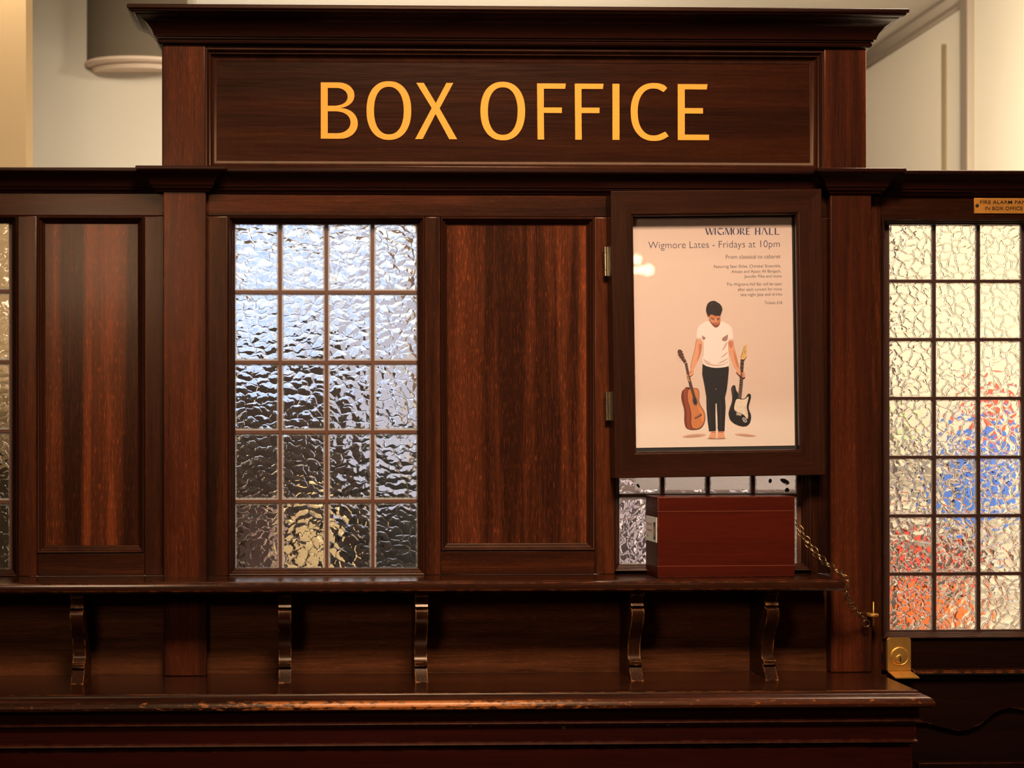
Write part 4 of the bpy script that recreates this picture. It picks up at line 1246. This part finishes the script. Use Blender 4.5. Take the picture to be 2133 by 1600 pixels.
# ================================================================== THINGS BEHIND THE GLASS
# taped sheet behind the poster-side window
sx0, sx1_ = X(1321, .04), X(1662, .04)
m_tp, t_, p_ = new_mat('thin paper')
p_.inputs['Base Color'].default_value = (0.86, 0.83, 0.80, 1); p_.inputs['Roughness'].default_value = 0.8
tl_ = t_.nodes.new('ShaderNodeBsdfTranslucent'); tl_.inputs[0].default_value = (0.9, 0.84, 0.82, 1)
mx_ = t_.nodes.new('ShaderNodeMixShader'); mx_.inputs[0].default_value = 0.6
t_.links.new(p_.outputs[0], mx_.inputs[1]); t_.links.new(tl_.outputs[0], mx_.inputs[2]); t_.links.new(mx_.outputs[0], t_.nodes['Material Output'].inputs[0])
ns = root('paper_notice', ((sx0 + sx1_) / 2, .038, Z(1022, 1490, .04)), 'white paper sheet with tape blots behind the panes above the red-brown box', 'paper')
MB().box(sx0, sx1_, .0368, .0376, Z(1021, 1490, .04), Z(700, 1490, .04)).build('sheet', m_tp, ns)
tb = plain('grey tape blot', (0.13, 0.11, 0.08), 0.7)
for (u, v, a, b, r) in ((1329, 1013, 4.5, 2.6, 60), (1604, 1003, 3, 5, 10), (1634, 1004, 11, 5, 25), (1639, 1022, 5, 5.5, 0)):
    mb = MB(); mb.prism([P(q[0], q[1], .0355) for q in smooth(ell(u, v, a, b, r, 10), 1)], .0360, .0367); mb.build('tape_blot', tb, ns)
# lilac box file behind the lower left pane of the poster-side window
fcol = [plain('white file', (0.80, 0.72, 0.76), 0.7), plain('dark mauve file', (0.055, 0.035, 0.045), 0.6), plain('lilac file', (0.42, 0.34, 0.42), 0.7)]
for k in range(12):
    a = 1236 + k * 30
    f_ = MB().box(X(a, .7), X(a + 28, .7), .70, .93, .80, Z(1036 + (k * 7) % 12, 1400, .7), .003).build('box_file', fcol[(0, 1, 2, 1, 0, 1)[k % 6]])
    tag(f_, 'box file in the row blurred behind the glass at the red-brown box', 'box file', 'box files on the desk behind the glass')
# dark cupboards at the back of the office
cb = root('office_cupboard', (X(640, 2.3), 2.3, 0), 'dark office cupboard blurred through the lower panes of the leaded window', 'cupboard')
dk = plain('dark cupboard', (0.030, 0.026, 0.028), 0.4)
MB().box(X(380, 2.3), X(738, 2.3), 2.3, 2.75, 0, Z(775, 650, 2.3), .01).build('body', dk, cb)
dk2 = plain('cupboard door', (0.035, 0.024, 0.022), 0.35)
for a, b in ((384, 558), (562, 734)):
    MB().box(X(a, 2.3), X(b, 2.3), 2.275, 2.3, .1, Z(787, 650, 2.3), .006).build('door', dk2, cb)
lc = root('low_cupboard', (X(840, 2.3), 2.3, 0), 'low black cupboard blurred through the right column of the leaded window', 'cupboard')
MB().box(X(742, 2.3), X(960, 2.3), 2.3, 2.75, 0, Z(985, 650, 2.3), .01).build('body', plain('black cupboard', (0.012, 0.012, 0.013), 0.4), lc)
MB().box(X(748, 2.3), X(954, 2.3), 2.28, 2.3, .1, Z(1000, 650, 2.3), .006).build('door', plain('black cupboard door', (0.02, 0.02, 0.021), 0.35), lc)
# cream lamp-lit parcel and mauve chair back
tag(MB().box(X(600, .9), X(690, .9), .9, 1.1, .8, Z(1085, 650, .9), .006).build('cream_parcel', plain('cream card', (0.95, 0.72, 0.40), 0.7)), 'cream-yellow card parcel blurred through the bottom row of the leaded window', 'parcel')
m_mv = plain('mauve cloth', (0.26, 0.17, 0.16), 0.8)
oc = root('office_chair', (X(530, .5), .5, 0), 'mauve-brown office chair back blurred through the bottom left pane of the leaded window', 'chair')
MB().box(X(478, .5), X(582, .5), .5, .55, .78, Z(1062, 650, .5), .02).build('backrest', m_mv, oc)
MB().box(X(478, .5), X(582, .5), .2, .54, .44, .5, .02).build('seat', m_mv, oc)
for u in (480, 574):
    MB().box(X(u, .5), X(u + 7, .5), .515, .54, 0, .80).build('leg', M['black'], oc); MB().box(X(u, .5), X(u + 7, .5), .21, .235, 0, .45).build('leg', M['black'], oc)
dsk = root('desk', (X(1050, .9), .9, 0), 'dark office desk behind the screen carrying the parcel and box', 'desk')
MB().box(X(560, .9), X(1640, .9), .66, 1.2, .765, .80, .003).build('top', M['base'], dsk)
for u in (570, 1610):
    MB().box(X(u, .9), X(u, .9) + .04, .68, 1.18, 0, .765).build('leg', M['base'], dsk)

# added low dark block, so the left edge window darkens downwards
tag(MB().box(X(-420, .55), X(70, .55), .45, .60, 0, Z(960, 0, .5), .01).build('side_dark_block', plain('olive grey block', (0.20, 0.15, 0.09), 0.5)), 'added low olive-brown block darkening the foot of the far left window strip', 'cupboard')
# leaflets behind the door glass
st = root('leaflet_rack', (X(2000, .3), .3, .8), 'cream leaflet rack blurred behind the door glass', 'leaflet rack')
yr = .58
MB().box(X(1842, yr), X(2240, yr), yr + .03, yr + .045, .7, Z(400, 2000, yr), .003).build('back_board', plain('cream board', (0.46, 0.42, 0.36), 0.7), st)
for v in (960, 1090, 1215, 1330):
    MB().box(X(1842, yr), X(2240, yr), yr + .010, yr + .03, Z(v, 2000, yr) - .006, Z(v, 2000, yr)).build('ledge', plain('rack ledge', (0.46, 0.42, 0.36), 0.6), st)
cols = {'red': (0.62, 0.05, 0.03), 'blue': (0.02, 0.09, 0.42), 'orange': (0.85, 0.13, 0.02), 'dark': (0.05, 0.03, 0.03), 'white': (0.85, 0.8, 0.72), 'green': (0.35, 0.45, 0.25)}
LF = [('red', 2050, 2110, 810, 900), ('green', 1868, 1905, 870, 930), ('blue', 1985, 2035, 905, 960), ('blue', 2045, 2125, 900, 958), ('blue', 1975, 2050, 990, 1088), ('blue', 2060, 2130, 970, 1060),
      ('red', 1880, 1930, 1130, 1213), ('dark', 1935, 1985, 1125, 1213), ('red', 1990, 2020, 1150, 1213), ('orange', 1850, 1935, 1232, 1326), ('orange', 1960, 2020, 1240, 1326), ('dark', 2035, 2060, 1130, 1213)]
word = {'red': 'red', 'blue': 'blue', 'orange': 'orange', 'dark': 'dark', 'green': 'green'}
lms = {k: plain(k + ' leaflet', c, 0.6) for k, c in cols.items()}
where = ['upper red leaflet blurred behind the door glass, above the blue ones', 'small green leaflet blurred behind the left column of door panes', 'narrow blue leaflet blurred behind the middle column, upper of its pair', 'wide blue leaflet blurred behind the third column, upper of its pair',
         'tall blue leaflet blurred behind the fifth pane of the middle column', 'tall blue leaflet blurred behind the fifth pane of the third column', 'red leaflet blurred behind the left column, just above the orange ones', 'dark leaflet blurred between the two lower red leaflets behind the door',
         'narrow red leaflet blurred behind the middle column above an orange one', 'wide orange leaflet blurred behind the bottom left door pane', 'narrow orange leaflet blurred behind the bottom middle door pane', 'narrow dark leaflet blurred behind the third column near the bottom']
for (c, u0, u1, v0, v1), lab in zip(LF, where):
    o = MB().box(X(u0, yr), X(u1, yr), yr + .012, yr + .026, Z(v1, 2000, yr), Z(v0, 2000, yr), .001).build('leaflet', lms[c])
    tag(o, lab, 'leaflet', 'leaflets behind the door glass')

# wall lamp in the hall whose bulbs glint in the case glass
yg_ = yc0 + .010
bl = root('candle_lamp', (0, -5.0, 2.4), 'branched lamp with small bulbs reflected in the poster glass', 'lamp')
bm_ = plain('warm bulb', (1.0, 0.80, 0.50), 0.3, emit=38)
pos = []
for u, v, r in ((1327, 541, .020), (1325, 564, .015), (1337, 563, .017), (1351, 563, .024)):
    x, z = P(u, v, yg_)
    dist = 3.6
    k = (x - 0) / (D + yg_); kz = (z - EYE) / (D + yg_)
    pos.append((Vector((x + k * dist, yg_ - dist, z + kz * dist)), r))
c = sum((p for p, r in pos), Vector()) / len(pos)
bl.location = (c.x, c.y, c.z - .12)
for p, r in pos:
    MB().lathe([(r * math.sin(a), -r * math.cos(a)) for a in [math.pi * (i + .02) / 12.04 for i in range(13)]], p, 'z', 20).build('bulb', bm_, bl)
    MB().tube([p - Vector((0, 0, r)), Vector((p.x, c.y - .02, c.z - .1)), Vector((c.x, c.y - .02, c.z - .12))], .006, 8).build('arm', M['brass'], bl)
MB().tube([(c.x, c.y - .02, c.z - .12), (c.x, c.y - .02, 3.7)], .008, 10).build('stem', M['brass'], bl)
